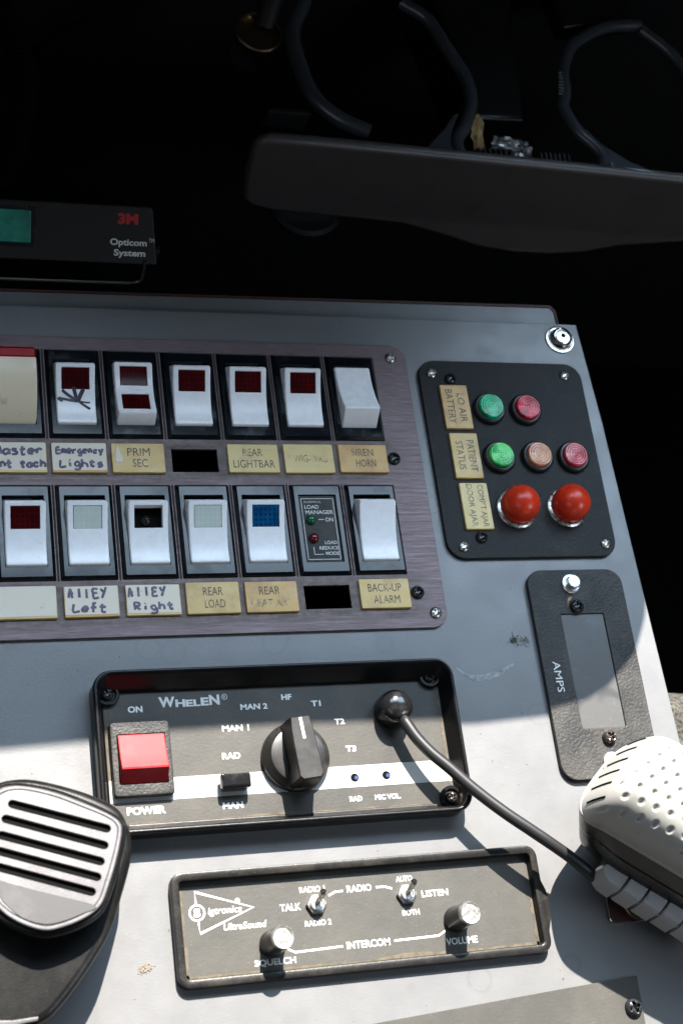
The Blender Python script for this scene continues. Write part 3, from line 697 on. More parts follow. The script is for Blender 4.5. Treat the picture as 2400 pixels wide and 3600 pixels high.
# ================================================================== LAMP PANEL
t_st = thing('lamp_panel', 'black grained panel with coloured lamps at the console right edge', 'panel', (250.5, -48, 0))
mk('panel_plate', shift(loft(79.2, 94.4, 8, [(0, 0.02), (0, 1.5), (.15, 1.85), (.5, 2.0)], 8), 250.6, -48.3), 'grain', t_st)
for x, y, tn in ((217.0, -7.8, .2), (281.7, -7.4, .6), (218.4, -90.2, .4), (285.0, -89.7, 1.0)): screw(t_st, x, y, 2.0, 2.45, 'steel', turn=tn)
for x, y, tn in ((225.5, -10.4, .7), (227.2, -86.0, .3)): screw(t_st, x, y, 2.0, 2.7, 'steel_dark', 2.2, turn=tn)
ring = lambda: lathe([(7.5, 0), (7.5, .8), (7.35, 1.7), (6.9, 2.3), (6.4, 2.5), (5.9, 2.4), (5.8, 1.0)], 40)
def jewel_mesh():
    prof = [(5.75, 0), (5.75, 3.6), (5.6, 4.05), (5.3, 4.3)]
    r = 5.3
    while r > .5: prof += [(r-.18, 4.5+.0), (r-.36, 4.28), (r-.54, 4.28+.02)]; r -= .72
    prof.append((0, 4.45)); return lathe(prof, 40)
for x, y, mt, lab in ((241.3, -25.1, 'jw_green', 'dark green ribbed indicator lamp in the top lamp row'), (258.9, -25.3, 'jw_red', 'crimson ribbed indicator lamp right of the dark green one'),
                      (241.9, -48.7, 'jw_lime', 'bright green ribbed indicator lamp in the middle lamp row'), (260.0, -48.5, 'jw_amber', 'amber ribbed indicator lamp between green and red lamps'),
                      (277.5, -48.5, 'jw_pink', 'worn red indicator lamp at the right end of the middle row')):
    t = thing('indicator_lamp', lab, 'lamp', (x, y, 2.0), 'round lamps on the panel')
    mk('bezel_ring', ring, 'rubber', t, (x, y, 2.0), key='ring'); mk('lens', jewel_mesh, mt, t, (x, y, 2.0), 20, key='jewel')
def dome_mesh():
    prof = [(7.6, 0), (7.9, 2.0), (8.25, 4.0)]
    for i in range(1, 13): a = math.pi/2*i/12; prof.append((8.25*math.cos(a), 4.6+8.25*math.sin(a)))
    return lathe(prof, 40)
for x, y, lab in ((246.0, -72.6, 'left red domed rubber warning cap beside the DOOR AJAR tag'), (270.0, -72.3, 'right red domed rubber warning cap near the panel edge')):
    t = thing('warning_dome', lab, 'warning cap', (x, y, 2.0), 'red domed caps on the panel')
    mk('base_ring', lambda: lathe([(9.6, 0), (9.5, .5), (8.9, 1.0), (8.1, 1.2), (7.7, .9), (7.6, 0)], 40), 'rustring', t, (x, y, 2.0), key='domering')
    mk('cap', dome_mesh, 'redcap', t, (x, y, 2.3), 40, key='dome')
# cam lock
t = thing('cam_lock', 'round chrome key lock at the top right corner of the console', 'lock', (284.2, 12.4, 0))
mk('flange', lathe([(7.1, 0), (7.1, .4), (6.8, .75), (6.2, .8), (6.0, .55), (5.7, .5), (5.3, 1.6), (4.9, 2.5)], 40), 'chrome', t, (284.2, 12.4, 0), 25)
mk('barrel', lathe([(4.9, 0), (4.9, 3.0), (4.7, 3.5), (4.2, 3.7), (3.9, 3.5), (3.7, 3.1), (3.45, 3.1), (3.3, 3.6), (2.9, 3.7), (0, 3.65)], 40), 'chrome', t, (284.2, 12.4, 0), 25)
kh = [(.55*2.1*math.cos(a)*(1.25 if i % 3 == 0 else .85), .55*2.1*math.sin(a)*(1.25 if i % 3 == 0 else .85)) for i, a in enumerate([2*math.pi*k/18 for k in range(18)])]
mk('keyhole', curve_plate(kh, [], 3.6, 3.82), 'hole', t, (284.6, 12.6, 0))

# ================================================================== AMMETER
AX, AY = 266.6, -147.0
t_am = thing('ammeter', 'narrow black upright AMPS meter plate with dusty window', 'meter', (AX, AY, 0))
mk('meter_plate', curve_plate(rr(44.6, 90.9, 7, 8, AX, AY), [rr(20.0, 49.8, .6, 2, 267.0, -146.5)[::-1]], .02, 2.4, .35), 'grain_dusty', t_am)
mk('meter_window', shift(loft(20.0, 49.8, .5, [(0, .3), (0, 1.6), (.15, 1.75)], 2), 267.0, -146.5), 'glass_dusty', t_am)
lettering(t_am, 'AMPS', 250.6, -148.8, 2.46, 13.2, 3.2, 'print', 0, Q)
hexb = lambda: join(lathe([(4.4, 0), (4.4, .6), (4.0, 1.0), (3.2, 1.2)], 32), loops([[(3.1*s*math.cos(math.pi/3*i+.3), 3.1*s*math.sin(math.pi/3*i+.3), z) for i in range(6)] for s, z in ((1, .9), (1, 3.6), (.86, 4.0))], False), lathe([(2.65, 3.9), (2.4, 3.95), (0, 3.7)], 24))
mk('hex_bolt', hexb, 'zinc', t_am, (264.2, -108.2, 2.4), 25, key='hexb'); mk('hex_bolt', hexb, 'zinc', t_am, (267.4, -186.0, 2.4), 25, key='hexb')
screw(t_am, 264.9, -118.4, 2.6, 3.1, 'steel_dark', 2.4, .2); screw(t_am, 267.8, -175.5, 3.0, 3.0, 'gunmetal', 2.6, .7, tilt=.08)
mk('rust_stain', blot(ragged([(p.x, p.y) for p in spline([(261.0, -117.6, 0), (261.8, -115.2, 0), (263.6, -114.2, 0)], 4)], 1.6, 8), 2.42), pbr and 'kraft', t_am)

# ================================================================== SIREN CONTROLLER
WX0, WX1, WY0, WY1 = 56.9, 201.2, -203.0, -140.8
WX, WY = (WX0+WX1)/2, (WY0+WY1)/2
t_w = thing('siren_controller', 'black rectangular siren control box with red power switch and rotary knob', 'control box', (WX, WY, 0))
ww, wh = WX1-WX0, WY1-WY0
rings = [(0, 0), (-.1, 8.6), (.15, 9.4), (.6, 9.9), (1.1, 10.0), (1.6, 9.8), (2.2, 9.0), (3.4, 4.2), (4.2, 3.4), (4.6, 1.6), (4.6, 1.0)]
hv = loft(ww, wh, 7.5, rings, 8, False)
hv = ([(x, y-(2.6 if (y > 20 and z < 5 and abs(x) < 70) else 0), z) for x, y, z in hv[0]], hv[1])
mk('housing', shift(hv, WX, WY), 'housing', t_w)
mk('face', shift(loft(ww-9, wh-9, 3.5, [(0, 1.0), (0, 2.0)], 4), WX, WY), 'face', t_w)
ZF = 2.06
mk('white_stripe', curve_plate([(61.6, -189.6), (196.4, -189.2), (196.4, -180.7), (61.6, -181.3)], [], ZF, ZF+.05), 'stripe', t_w)
# little corner wells with screws
for x, y, mt in ((63.2, -148.4, 'steel_dark'), (193.2, -146.6, 'steel_dark'), (194.6, -196.0, 'gunmetal')):
    mk('screw_well', lathe([(4.6, 0), (4.6, 1.7), (4.2, 2.0), (3.4, 2.0), (3.1, 1.6), (3.0, .9)], 28), 'housing', t_w, (x, y, 2.0))
    screw(t_w, x, y, 3.0, 2.4, mt, 1.9, .4)
# bottom lip
mk('lower_lip', box(67, 124, -200.6, -198.4, 2.0, 4.6, .5), 'rim_dusty', t_w); mk('lower_lip', box(137, 188, -200.6, -198.4, 2.0, 4.6, .5), 'rim_dusty', t_w)
T = lambda s, x, y, w_, h_, mt='print', bo=.035, rot=0: lettering(t_w, s, x, y, ZF+.05, w_, h_, mt, bo, rot)
T('ON', 73.5, -154.4, 5.6, 2.5); T('MAN 2', 119.7, -155.4, 10.8, 2.3); T('HF', 133.1, -152.2, 4.1, 2.3); T('MAN 1', 111.5, -163.5, 10.6, 2.4)
T('RAD', 108.7, -174.3, 7.1, 2.5); T('POWER', 74.6, -193.0, 14.4, 2.9); T('MAN', 107.4, -193.2, 7.8, 2.4); T('T1', 144.7, -155.3, 4.0, 2.3); T('T2', 153.4, -163.0, 4.1, 2.3)
T('T3', 156.6, -174.1, 4.2, 2.4); T('RAD', 155.9, -193.8, 5.1, 2.0); T('MIC VOL.', 168.9, -193.8, 10.6, 2.0)
# the maker's name, letters tall at both ends
xx = 82.6
for ch, w_, h_, dy in (('W', 6.4, 4.1, 0), ('H', 3.9, 3.0, .5), ('E', 3.0, 2.7, .6), ('L', 2.8, 2.7, .6), ('E', 3.3, 3.2, .3), ('N', 4.2, 4.0, -.1)):
    lettering(t_w, ch, xx+w_/2, -152.6-dy+h_*.12, ZF+.05, w_-.15, h_, 'print_grey', .04); xx += w_+.05
lettering(t_w, 'R', 108.4, -151.0, ZF+.05, .9, 1.1, 'print_grey')
line(t_w, [(108.4+1.05*math.cos(a*.4), -151.0+1.05*math.sin(a*.4)) for a in range(17)], .2, ZF+.05, 'print_grey', 'printed_ring')
# power switch
ps = mk('power_switch', shift(loops([[(x, y, z) for x, y in rr(22.6-2*i, 28.2-2*i, 1.2, 3)] for i, z in ((0, 0), (0, 2.6), (.3, 3.2), (.8, 3.4))]+[[(x, y, z) for x, y in rr(18.4, 19.2, .6, 3, .2, -.2)] for z in (3.4, -.5)], False)), 'grain_dusty', t_w, (74.0, -174.0, 2.0))
def pw():
    sec = [(9.2, -.5), (9.2, 2.2), (8.9, 2.9), (8.2, 3.2), (4, 4.1), (0, 5.2), (-3.0, 6.5), (-4.2, 7.0), (-4.8, 6.9), (-5.2, 6.4), (-9.0, 1.4), (-9.2, -.5)]
    rr_ = [(-8.9, 'b'), (-8.9, .7), (-8.7, .2), (-8.1, 0), (8.1, 0), (8.7, .2), (8.9, .7), (8.9, 'b')]
    return loops([[(x, y, -.5 if d == 'b' else max(-.5, z-d)) for y, z in sec] for x, d in rr_], True, True)
mk('red_rocker', pw(), 'redbtn', ps, (74.2, -174.2, 3.2), 30, label='red power rocker')
# rotary knob
kn = mk('rotary_knob', lathe([(13.4, 0), (13.4, 2.2), (13.1, 2.9), (12.3, 3.6), (10.6, 5.6), (8, 6.2), (0, 6.3)], 48), 'knob', t_w, (133.4, -176.6, 2.2))
def bar():
    prof = []
    base = [(-5.6, -11.2), (-4.2, -12.4), (4.2, -12.4), (5.6, -11.2), (5.2, 8.0), (4.3, 12.2), (-4.3, 12.2), (-5.2, 8.0)]
    rings = [[(x*s, y*sy, z) for x, y in base] for s, sy, z in ((1, 1, 0), (.93, 1.0, 9.5), (.86, .98, 14.4), (.78, .95, 15.0))]
    return loops(rings, True)
brp = mk('pointer_bar', bar(), 'knob', kn, (133.4, -176.6, 4.0), 25, rot=(0, 0, math.radians(5)))
pl = mk('pointer_line', box(-.55, .55, 3.2, 11.4, 0, .12, .03), 'print', kn, (133.4, -176.6, 19.02), rot=(0, 0, math.radians(5)))
# slide switch
sw = mk('slide_switch', box(-4.6, 4.6, -2.6, 2.6, 0, 3.2, .3), 'gloss_black', t_w, (108.2, -185.4, 2.0))
mk('slide_cap', loft(11.4, 5.6, .8, [(0, 0), (0, 2.4), (.4, 3.2), (1.0, 3.5)], 3), 'gloss_black', sw, (108.2, -185.0, 5.0), 25)
for x, y in ((156.5, -185.6), (169.5, -185.4)):
    h_ = mk('trimmer_hole', lathe([(1.65, 0), (1.65, .06), (0, .06)], 24), 'hole', t_w, (x, y, ZF+.06))
    mk('trimmer_screw', lathe([(.75, 0), (.7, .06), (0, .06)], 16), 'blue_inner', h_, (x+.6, y-.1, ZF+.13))
# microphone cord with its boot
t_c = thing('cord_with_boot', 'thick black cord running from the siren box to the white microphone', 'cord', (175.5, -160.5, 2))
bt = [(7.2, 0), (7.3, 3)]
for i in range(0, 11): a = math.pi/2*i/10; bt.append((7.0*math.cos(a)**.8 if i < 10 else 0, 5.5+5.8*math.sin(a)))
mk('boot', lathe(bt, 32), 'gloss_black', t_c, (175.2, -160.0, 2.1), 45)
cp = spline([(175.0, -161.0, 8.8), (178.1, -167.7, 10), (181.0, -173.7, 11), (185.6, -180.3, 12.2), (191.7, -186.9, 13.4), (198.2, -194.4, 14.6), (204.9, -201.3, 15.7), (211.7, -207.6, 16.7), (218.7, -213.3, 17.3), (226.0, -219.0, 17.3), (233.8, -224.9, 16.5), (241.6, -231.2, 15), (252, -239, 11)], 6)
mk('cable', tube(cp, [2.9]*4+[2.35]*(len(cp)-4), 16), 'cord', t_c, angle=60)

# ================================================================== INTERCOM
IX0, IX1, IY0, IY1 = 80.6, 226.0, -258.0, -216.9
IX, IY = (IX0+IX1)/2, (IY0+IY1)/2
t_i = thing('intercom', 'dusty black intercom panel with two toggles and two metal-capped knobs', 'intercom', (IX, IY, 0))
iw, ih = IX1-IX0, IY1-IY0
mk('frame', shift(loft(iw, ih, 4.5, [(0, 0), (0, 3.4), (.25, 4.0), (.8, 4.25), (2.4, 4.2), (3.0, 3.9), (3.4, 1.4), (3.4, .3)], 6, False), IX, IY), 'rim_dusty', t_i)
mk('side_bulge', shift(loops([[(x, y, z) for x, y in [(0, 12), (2.2, 6), (3.0, 1), (2.4, -5), (0, -12)]] for z in (0, 3.8)], True), IX1-1.0, IY-3), 'rim_dusty', t_i)
mk('face', shift(loft(iw-6.6, ih-6.6, 1, [(0, .1), (0, .5)], 3), IX, IY), 'face_sig', t_i)
ZI = .58
T = lambda s, x, y, w_, h_, bo=.02, sh=0: lettering(t_i, s, x, y, ZI, w_, h_, 'print', bo, 0, sh)
T('TALK', 125.4, -232.2, 8.0, 2.6); T('RADIO 1', 134.5, -226.3, 9.8, 2.2); T('RADIO 2', 135.3, -238.7, 10.2, 2.1); T('RADIO', 152.9, -227.4, 9.8, 2.6)
T('AUTO', 171.2, -225.3, 6.6, 2.2); T('LISTEN', 182.8, -231.6, 10.8, 2.5); T('BOTH', 172.1, -238.0, 6.9, 2.1); T('VOLUME', 190.8, -250.1, 12.8, 2.6)
T('INTERCOM', 153.7, -247.9, 17.0, 2.7); T('SQUELCH', 117.4, -251.3, 15.6, 2.7)
line(t_i, [(140.6, -229.2), (143.3, -228.0), (146.4, -227.9)], .75, ZI); line(t_i, [(159.5, -227.6), (163.2, -227.7), (165.9, -228.6)], .75, ZI)
line(t_i, [(122.6, -247.1), (125.3, -248.5), (143.7, -248.0)], .75, ZI); line(t_i, [(164.0, -247.8), (181.8, -247.5), (184.7, -246.0)], .75, ZI)
line(t_i, [(90.1, -228.2), (89.9, -223.8), (111.4, -231.0), (90.7, -238.8), (90.4, -234.4)], .85, ZI, name='logo_triangle')
line(t_i, [(90.2+2.75*math.cos(a*math.pi/10), -231.3+2.75*math.sin(a*math.pi/10)) for a in range(21)], .7, ZI+.03, name='logo_ring')
T('S', 90.2, -231.3, 2.6, 3.2, .05); T('igtronics', 100.6, -231.5, 12.6, 3.2, .01, .15); T('UltraSound', 107.6, -237.2, 16.2, 2.5, .02, .15)
mk('logo_dot', lathe([(1.0, 0), (1.0, .05), (0, .05)], 20), 'print', t_i, (105.6, -228.2, ZI))
def hexnut(): return join(loops([[(4.0*s*math.cos(math.pi/3*i), 4.0*s*math.sin(math.pi/3*i), z) for i in range(6)] for s, z in ((1, 0), (1, 1.5), (.9, 1.8))], True), lathe([(2.9, 1.8), (2.9, 2.7), (2.5, 2.9), (2.0, 2.9), (1.8, 2.4), (0, 2.3)], 24))
for x, y in ((135.3, -232.0), (171.2, -231.2)):
    tg = mk('toggle_switch', hexnut, 'zinc', t_i, (x, y, .5), 25, key='hexnut')
    P = [Vector((x, y, 1.5)), Vector((x+.3, y+1.2, 5)), Vector((x+.8, y+3.0, 8.6)), Vector((x+.95, y+3.4, 9.4))]
    mk('lever', tube(P, [1.0, 1.05, 1.45, 1.0], 14), 'chrome', tg, angle=50)
for x, y in ((117.0, -244.6), (189.6, -242.2)):
    kb = mk('control_knob', lambda: lathe([(4.9, 0), (4.9, 2), (4.5, 3.2), (4.3, 13.2), (4.0, 13.8), (0, 13.8)], 28), 'knob', t_i, (x, y, .6), key='ckn')
    mk('metal_cap', lambda: lathe([(4.2, 0), (4.2, 1.3), (3.9, 1.7), (3.4, 1.55), (3.3, 1.35), (0, 1.35)], 32), 'cap', kb, (x, y, 14.4), 25, key='cknc')

def dust_edge(parent, p0, p1, wid, z, seed):
    (x0, y0), (x1, y1) = p0, p1; rd = random.Random(seed); n = 40; d = Vector((x1-x0, y1-y0, 0)); nn_ = Vector((-d.y, d.x, 0)).normalized()
    A = [(x0+d.x*i/n, y0+d.y*i/n) for i in range(n+1)]; ph = rd.uniform(0, 6)
    B = []
    for i, (x, y) in enumerate(A):
        q = wid*(.35+.35*math.sin(i*.33+ph)*math.sin(i*.11+2*ph)+rd.uniform(0, .35)); B.append((x+nn_.x*q, y+nn_.y*q))
    mk('dust_line', curve_plate(A+B[::-1], [], z, z+.04), 'dust', parent)
dust_edge(t_i, (84.4, -220.6), (84.4, -254.4), 1.6, .56, 1); dust_edge(t_i, (84.4, -254.4), (222.3, -254.4), 1.9, .56, 2); dust_edge(t_i, (222.3, -254.4), (222.3, -236), 1.8, .56, 3)
dust_edge(t_w, (61.7, -149), (61.7, -197.5), 1.7, ZF, 4); dust_edge(t_w, (196.3, -197), (196.3, -156), 1.9, ZF, 5); dust_edge(t_w, (64, -197.9), (190, -197.9), 1.0, ZF, 6)
# ================================================================== COVER PLATE at the bottom, microphone clip
t = thing('cover_plate', 'dark grey blank plate with black screw at the bottom edge', 'plate', (200, -300, 0))
mk('blank_plate', curve_plate([(120, -278.6), (156, -276.0), (227.8, -271.6), (260.4, -269.9), (259.6, -330), (120, -330)], [], .02, 1.2, .15), 'face_sig', t)
screw(t, 258.2 - 2.0, -281.4, 1.2, 3.6, 'steel_dark', 2.8, .3)
t = thing('microphone_clip', 'small chrome-edged brown clip plate under the white microphone', 'clip', (262, -243, 0))
mk('clip_plate', shift(loft(19, 16, 2.5, [(0, 0.02), (0, 1.0), (.25, 1.2), (.5, 1.2)], 5), 263, -241.6), 'chrome', t)
mk('clip_inset', shift(loft(18, 15, 2.2, [(0, 1.15), (.1, 1.3)], 5), 263, -241.6), 'boardedge', t)
mk('clip_ring', lathe([(6.0, 0), (6.0, .6), (5.5, .9), (5.0, .6), (5, 0)], 28), 'brass', t, (266.5, -243.0, 1.3))

# ================================================================== WHITE MICROPHONE (lies back-up, running out at the right)
TIP = Vector((223.6, -219.0, 0)); A_ = Vector((.823, -.568, 0)); N_ = Vector((.568, .823, 0))
t_m = thing('white_microphone', 'white dimpled hand microphone with black band and grey side button', 'microphone', (266, -243, 1.3))
VC, VH = 30.0, 21.5
LN = 13.0
def halfw(a, ln=LN, n=3.0): return VH*max(0, 1-max(0, (ln-a)/ln)**n)**(1/n)
def rimz(a): return 38.5-8*max(0, 1-a/16)**1.5
def m3(a, v, z): p = TIP+A_*(a+.22*(v+VH))+N_*(VC+v); return (p.x, p.y, z)
def outline(inset, z, amax=125):
    L, R_ = [], []
    al = [LN*(1-math.cos(math.pi/2*i/14)) for i in range(15)]+[LN+(amax-LN)*i/14 for i in range(1, 15)]
    for a in al:
        fl = inset if inset > 0 else inset*min(1, a/22)**1.3
        h_ = halfw(a)*(VH-fl)/VH; b_ = a+max(0, 37.4-z)*.40*max(0, 1-a/45)+max(inset, -.5)*.9*max(0, 1-a/LN); zz = 16.5+(z-16.5)*(rimz(a)-16.5)/22.0
        L.append(m3(b_, h_, zz)); R_.append(m3(b_, -h_, zz))
    return [L[0]]+R_[1:]+L[:0:-1]
def zsh(a, v_):
    s_ = min(1, abs(v_)/max(halfw(a), .05)); ea = max(0, (LN-a)/LN); rz = rimz(a)+.8
    return rz+(60.5-.03*a-rz)*max(0, (1-s_**3.4)*(1-ea**3.4))**.48
def shell():
    na, ns = 230, 120; v, f = [], []
    for i in range(na+1):
        t = i/na; a = 125*t**1.35+.02
        h_ = halfw(a)
        for j in range(ns+1):
            s = -1+2*j/ns; s = math.sin(s*math.pi/2)
            vv = s*h_
            z = zsh(a, vv)
            p = m3(a, vv, 0)
            u = p[0]/5.35; col = math.floor(u); best = 9
            for q in (col-1, col, col+1, col+2):
                gy = p[1]/5.35+(.5 if q % 2 else 0); ky = round(gy)
                d = math.hypot(p[0]-q*5.35, p[1]-(ky-(.5 if q % 2 else 0))*5.35); best = min(best, d)
            if a > 4.2 and abs(vv) < VH*.90:
                k = max(0, min(1, (1.45-best)/1.1)); z -= 1.25*k*k*(3-2*k)
            v.append((p[0], p[1], z))
    for i in range(na):
        for j in range(ns): f.append((i*(ns+1)+j, i*(ns+1)+j+1, (i+1)*(ns+1)+j+1, (i+1)*(ns+1)+j))
    return v, f
mk('shell', shell(), 'micwhite', t_m, angle=60)
mk('shell_rim', loops([outline(.1, 37.0), outline(-.5, 37.4), outline(-.6, 38.6), outline(-.2, 39.4), outline(1.2, 39.8)], False), 'micwhite', t_m, angle=40)
mk('band', loops([outline(6, 13.5), outline(0, 14.0), outline(-3.5, 16), outline(-5.2, 20), outline(-4.6, 26), outline(-2.4, 33), outline(-.2, 37.4)], False, True), 'micblack', t_m, angle=40)
mk('seam', loops([outline(-3.6, 29.4), outline(-3.75, 29.8), outline(-3.5, 30.2)], False), 'gloss_black', t_m)
# vent slits round the end
for k in range(6):
    vv = -15.5+6.0*k; a0 = LN-LN*(max(0, 1-(abs(vv)/VH)**3.0))**(1/3.0)
    P = [m3(a0+q, vv+.25*q, zsh(a0+q, vv+.25*q)+.10) for q in (.12, .35, .7, 1.2, 1.8)]
    mk('vent_slit', tube(spline(P, 3), .42, 8), 'hole', t_m)
for a_, v_ in ((38, 8.5), (44, 12), (50, 15)):
    pass
# push-to-talk button with grooves
bt_ = []
def btn():
    parts = []
    segs = [(25, 35.5), (36.2, 44.4), (45.1, 53.3), (54, 62.2), (62.9, 71.5), (72.2, 84)]
    for i, (a0, a1) in enumerate(segs):
        pts = [(a0, -25), (a0, -34.4), (a0+.5, -35.4), (a1-.5, -35.8), (a1, -34.8), (a1, -25)]
        if i == 0: pts = [(25.5, -25), (24.6, -29), (25.4, -32.5), (27.5, -34.2), (30, -35.4), (a1-.4, -35.8), (a1, -34.8), (a1, -25)]
        rings = []; ca = sum(p[0] for p in pts)/len(pts)
        for z, ins, dv in ((13.0, .5, 1.6), (13.6, 0, 1.2), (20.5, 0, 2.8), (22.0, .25, 3.8), (22.6, 1.0, 5.2)):
            rings.append([m3(ca+(a-ca)*(1-ins*.06), v_+(dv if v_ < -31 else 0), z) for a, v_ in pts])
        parts.append(loops(rings, True, True))
    core = [m3(a, v_, z) for z in (13.8, 20.0) for a, v_ in ((27, -24), (29, -32.2), (84, -32.4), (84, -24))]
    parts.append((core, [(0, 1, 5, 4), (1, 2, 6, 5), (2, 3, 7, 6), (4, 5, 6, 7), (3, 2, 1, 0)]))
    return join(*parts)
mk('talk_button', btn(), 'micgrey', t_m, angle=30)
mk('hanger_stud', lathe([(5, 0), (5, 2), (3.4, 2.6), (3.4, 12), (6, 15.5)], 24), 'steel', t_m, (266.5, -243.0, 1.4))

# ================================================================== BLACK MICROPHONE (lower left)
t_b = thing('black_microphone', 'black hand microphone with slotted grille in the lower left corner', 'microphone', (35, -225, 0))
body = [(p.x, p.y) for p in spline([(10, -186, 0), (17, -184.4, 0), (24.4, -183.0, 0), (32.3, -183.5, 0), (44.2, -187.1, 0), (54.0, -191.4, 0), (60.3, -195.5, 0), (63.2, -200.3, 0), (64.5, -205.5, 0), (64.4, -212.2, 0), (62.6, -218.3, 0), (59.5, -226.6, 0), (54.6, -238.3, 0), (48.0, -248.0, 0), (41.7, -255.7, 0), (35.5, -262.2, 0), (31.0, -265.6, 0), (22, -268.5, 0), (8, -268, 0), (-14, -262, 0), (-20, -230, 0), (-8, -195, 0)], 4)]
mk('body', curve_plate(body[::-1], [], 3, 21.5, 3.2, 4), 'micbody', t_b, angle=50)
mk('side_seam', curve_plate([((x-20)*1.004+20, (y+225)*1.004-225) for x, y in body][::-1], [], 8.6, 9.6, .3), 'gloss_black', t_b)
F = [(12, -194.5), (18.4, -189.8), (22.8, -188.4), (28.6, -188.9), (38.2, -191.9), (49.7, -197.5), (55.4, -200.7), (58.2, -203.3), (58.7, -206.5), (56.3, -215.0), (52.9, -223.7), (49.2, -231.1), (43.2, -235.0), (35.4, -237.3), (29.7, -237.4), (22.4, -234.1), (17.0, -229.6), (12.0, -222), (8.5, -206)]
Fs = [(p.x, p.y) for p in spline([(x, y, 0) for x, y in F+[F[0]]], 4)][:-1]
fc = Vector((34, -213, 0))
def grow(P, g): 
    out = []
    for x, y in P:
        d = Vector((x, y, 0))-fc; d = d*(1+g/d.length); out.append((fc.x+d.x, fc.y+d.y))
    return out
mk('head', curve_plate(grow(Fs, 2.8), [], 19, 31.4, 2.4, 4), 'micbody', t_b, angle=50)
mk('face_rim', curve_plate(grow(Fs, .6), [grow(Fs, -1.0)], 30.6, 33.0, .5, 2), 'micface', t_b, angle=50)
slots = []
for (x0, y0), (x1, y1) in (((22.9, -194.3), (54.1, -205.2)), ((20.4, -199.4), (52.7, -211.0)), ((18.6, -205.0), (50.9, -216.5)), ((16.4, -210.0), (49.3, -221.8)), ((17.4, -216.0), (47.0, -226.7))):
    d = Vector((x1-x0, y1-y0, 0)).normalized(); n_ = Vector((-d.y, d.x, 0)); p0, p1 = Vector((x0, y0, 0)), Vector((x1, y1, 0)); P = []
    for k in range(7): a = math.pi/2-math.pi*k/6; P.append(p1+d*(1.4*math.cos(a))+n_*(1.4*math.sin(a)))
    for k in range(7): a = -math.pi/2-math.pi*k/6; P.append(p0+d*(1.4*math.cos(a))+n_*(1.4*math.sin(a)))
    slots.append([(p.x, p.y) for p in P])
up = [p for p in grow(Fs, -1.0)]
mk('grille', curve_plate(up, slots, 30.9, 33.1, .25, 1), 'micface', t_b, angle=40)
mk('grille_backing', curve_plate(grow(Fs, -2.0), [], 31.41, 31.5), 'hole', t_b)
# lower, flatter brow of the face
mk('brow', curve_plate([(p.x, p.y) for p in spline([(14, -219.2, 0), (30, -225.2, 0), (47.6, -231.4, 0), (43.0, -234.0, 0), (36, -236.0, 0), (30, -236.2, 0), (23, -233.2, 0), (17.6, -227.6, 0)], 5)][::-1], [], 32.6, 33.3, .2), 'micbrow', t_b, angle=40)
mk('end_strip', curve_plate([(2, -262.6), (20, -264.4), (28.4, -264.0), (28.0, -265.4), (20, -266.2), (2, -264.8)][::-1], [], 20.5, 22.4, .4), 'micface', t_b)

for ch in t_b.children:        # propped up at its lower end
    q = .13 if ch.name.split('.')[0] in ('head', 'face_rim', 'grille', 'grille_backing', 'brow') else .04
    for p in ch.data.vertices:
        p.co.z += 3*K-(p.co.y+ch.location.y)*q
# ================================================================== TRAFFIC-SIGNAL EMITTER BOX on its bracket
ang = math.atan2(.54, .84)
t_o = thing('emitter_control_box', 'black box with green button and white lettering behind the console', 'control box', (0, 38, 8), rot=(ang, 0, 0))
bx = shift(loft(118, 24.3, 1.6, [(0, -42), (0, -1.2), (.25, -.4), (1.0, 0)], 4), 37.4, 12.15)
bx = ([(x+.10*(12-y), y, z) for x, y, z in bx[0]], bx[1])
mk('case', bx, 'boxbody', t_o)
gf = mk('button_frame', box(-20, 46.6, 5.3, 21.6, -.2, .5, .4), 'gloss_black', t_o)
mk('green_button', shift(loft(60, 13.6, .9, [(0, .3), (0, 1.4), (.3, 1.9), (.8, 2.1)], 4), 14.3, 13.6), 'green', gf)
lettering(t_o, '3M', 84.6, 18.7, .1, 8.6, 4.6, 'redprint', .05)
lettering(t_o, 'Opticom', 85.0, 8.6, .1, 15.6, 3.6, 'print', .03); lettering(t_o, 'TM', 94.8, 10.2, .1, 2.4, 1.6, 'print')
lettering(t_o, 'System', 85.6, 4.2, .1, 13.4, 3.6, 'print', .03)
mk('side_screw', lathe([(2.6, -1), (3.2, 0), (3.6, 1.6), (3.0, 2.8), (1.6, 3.6), (0, 3.8)], 24), 'gloss_black', t_o, (96.2, 6.0, -6), rot=(0, math.pi/2, 0))
mb = Matrix.Rotation(-ang, 4, 'X')
def loc_(x, y, z): p = mb @ Vector((x, y-38, z-8)); return (p.x, p.y, p.z)
br = [loc_(-60, 34.5, -2.6), loc_(20, 34.8, -2.6), loc_(80, 35.1, -2.6), loc_(88, 35.3, -2.4), loc_(91.4, 35.6, -1.0), loc_(92.2, 36.4, 2), loc_(92.2, 39, 9.5)]
mk('bracket', tube(spline(br, 6), .7, 8), 'bracket', t_o)

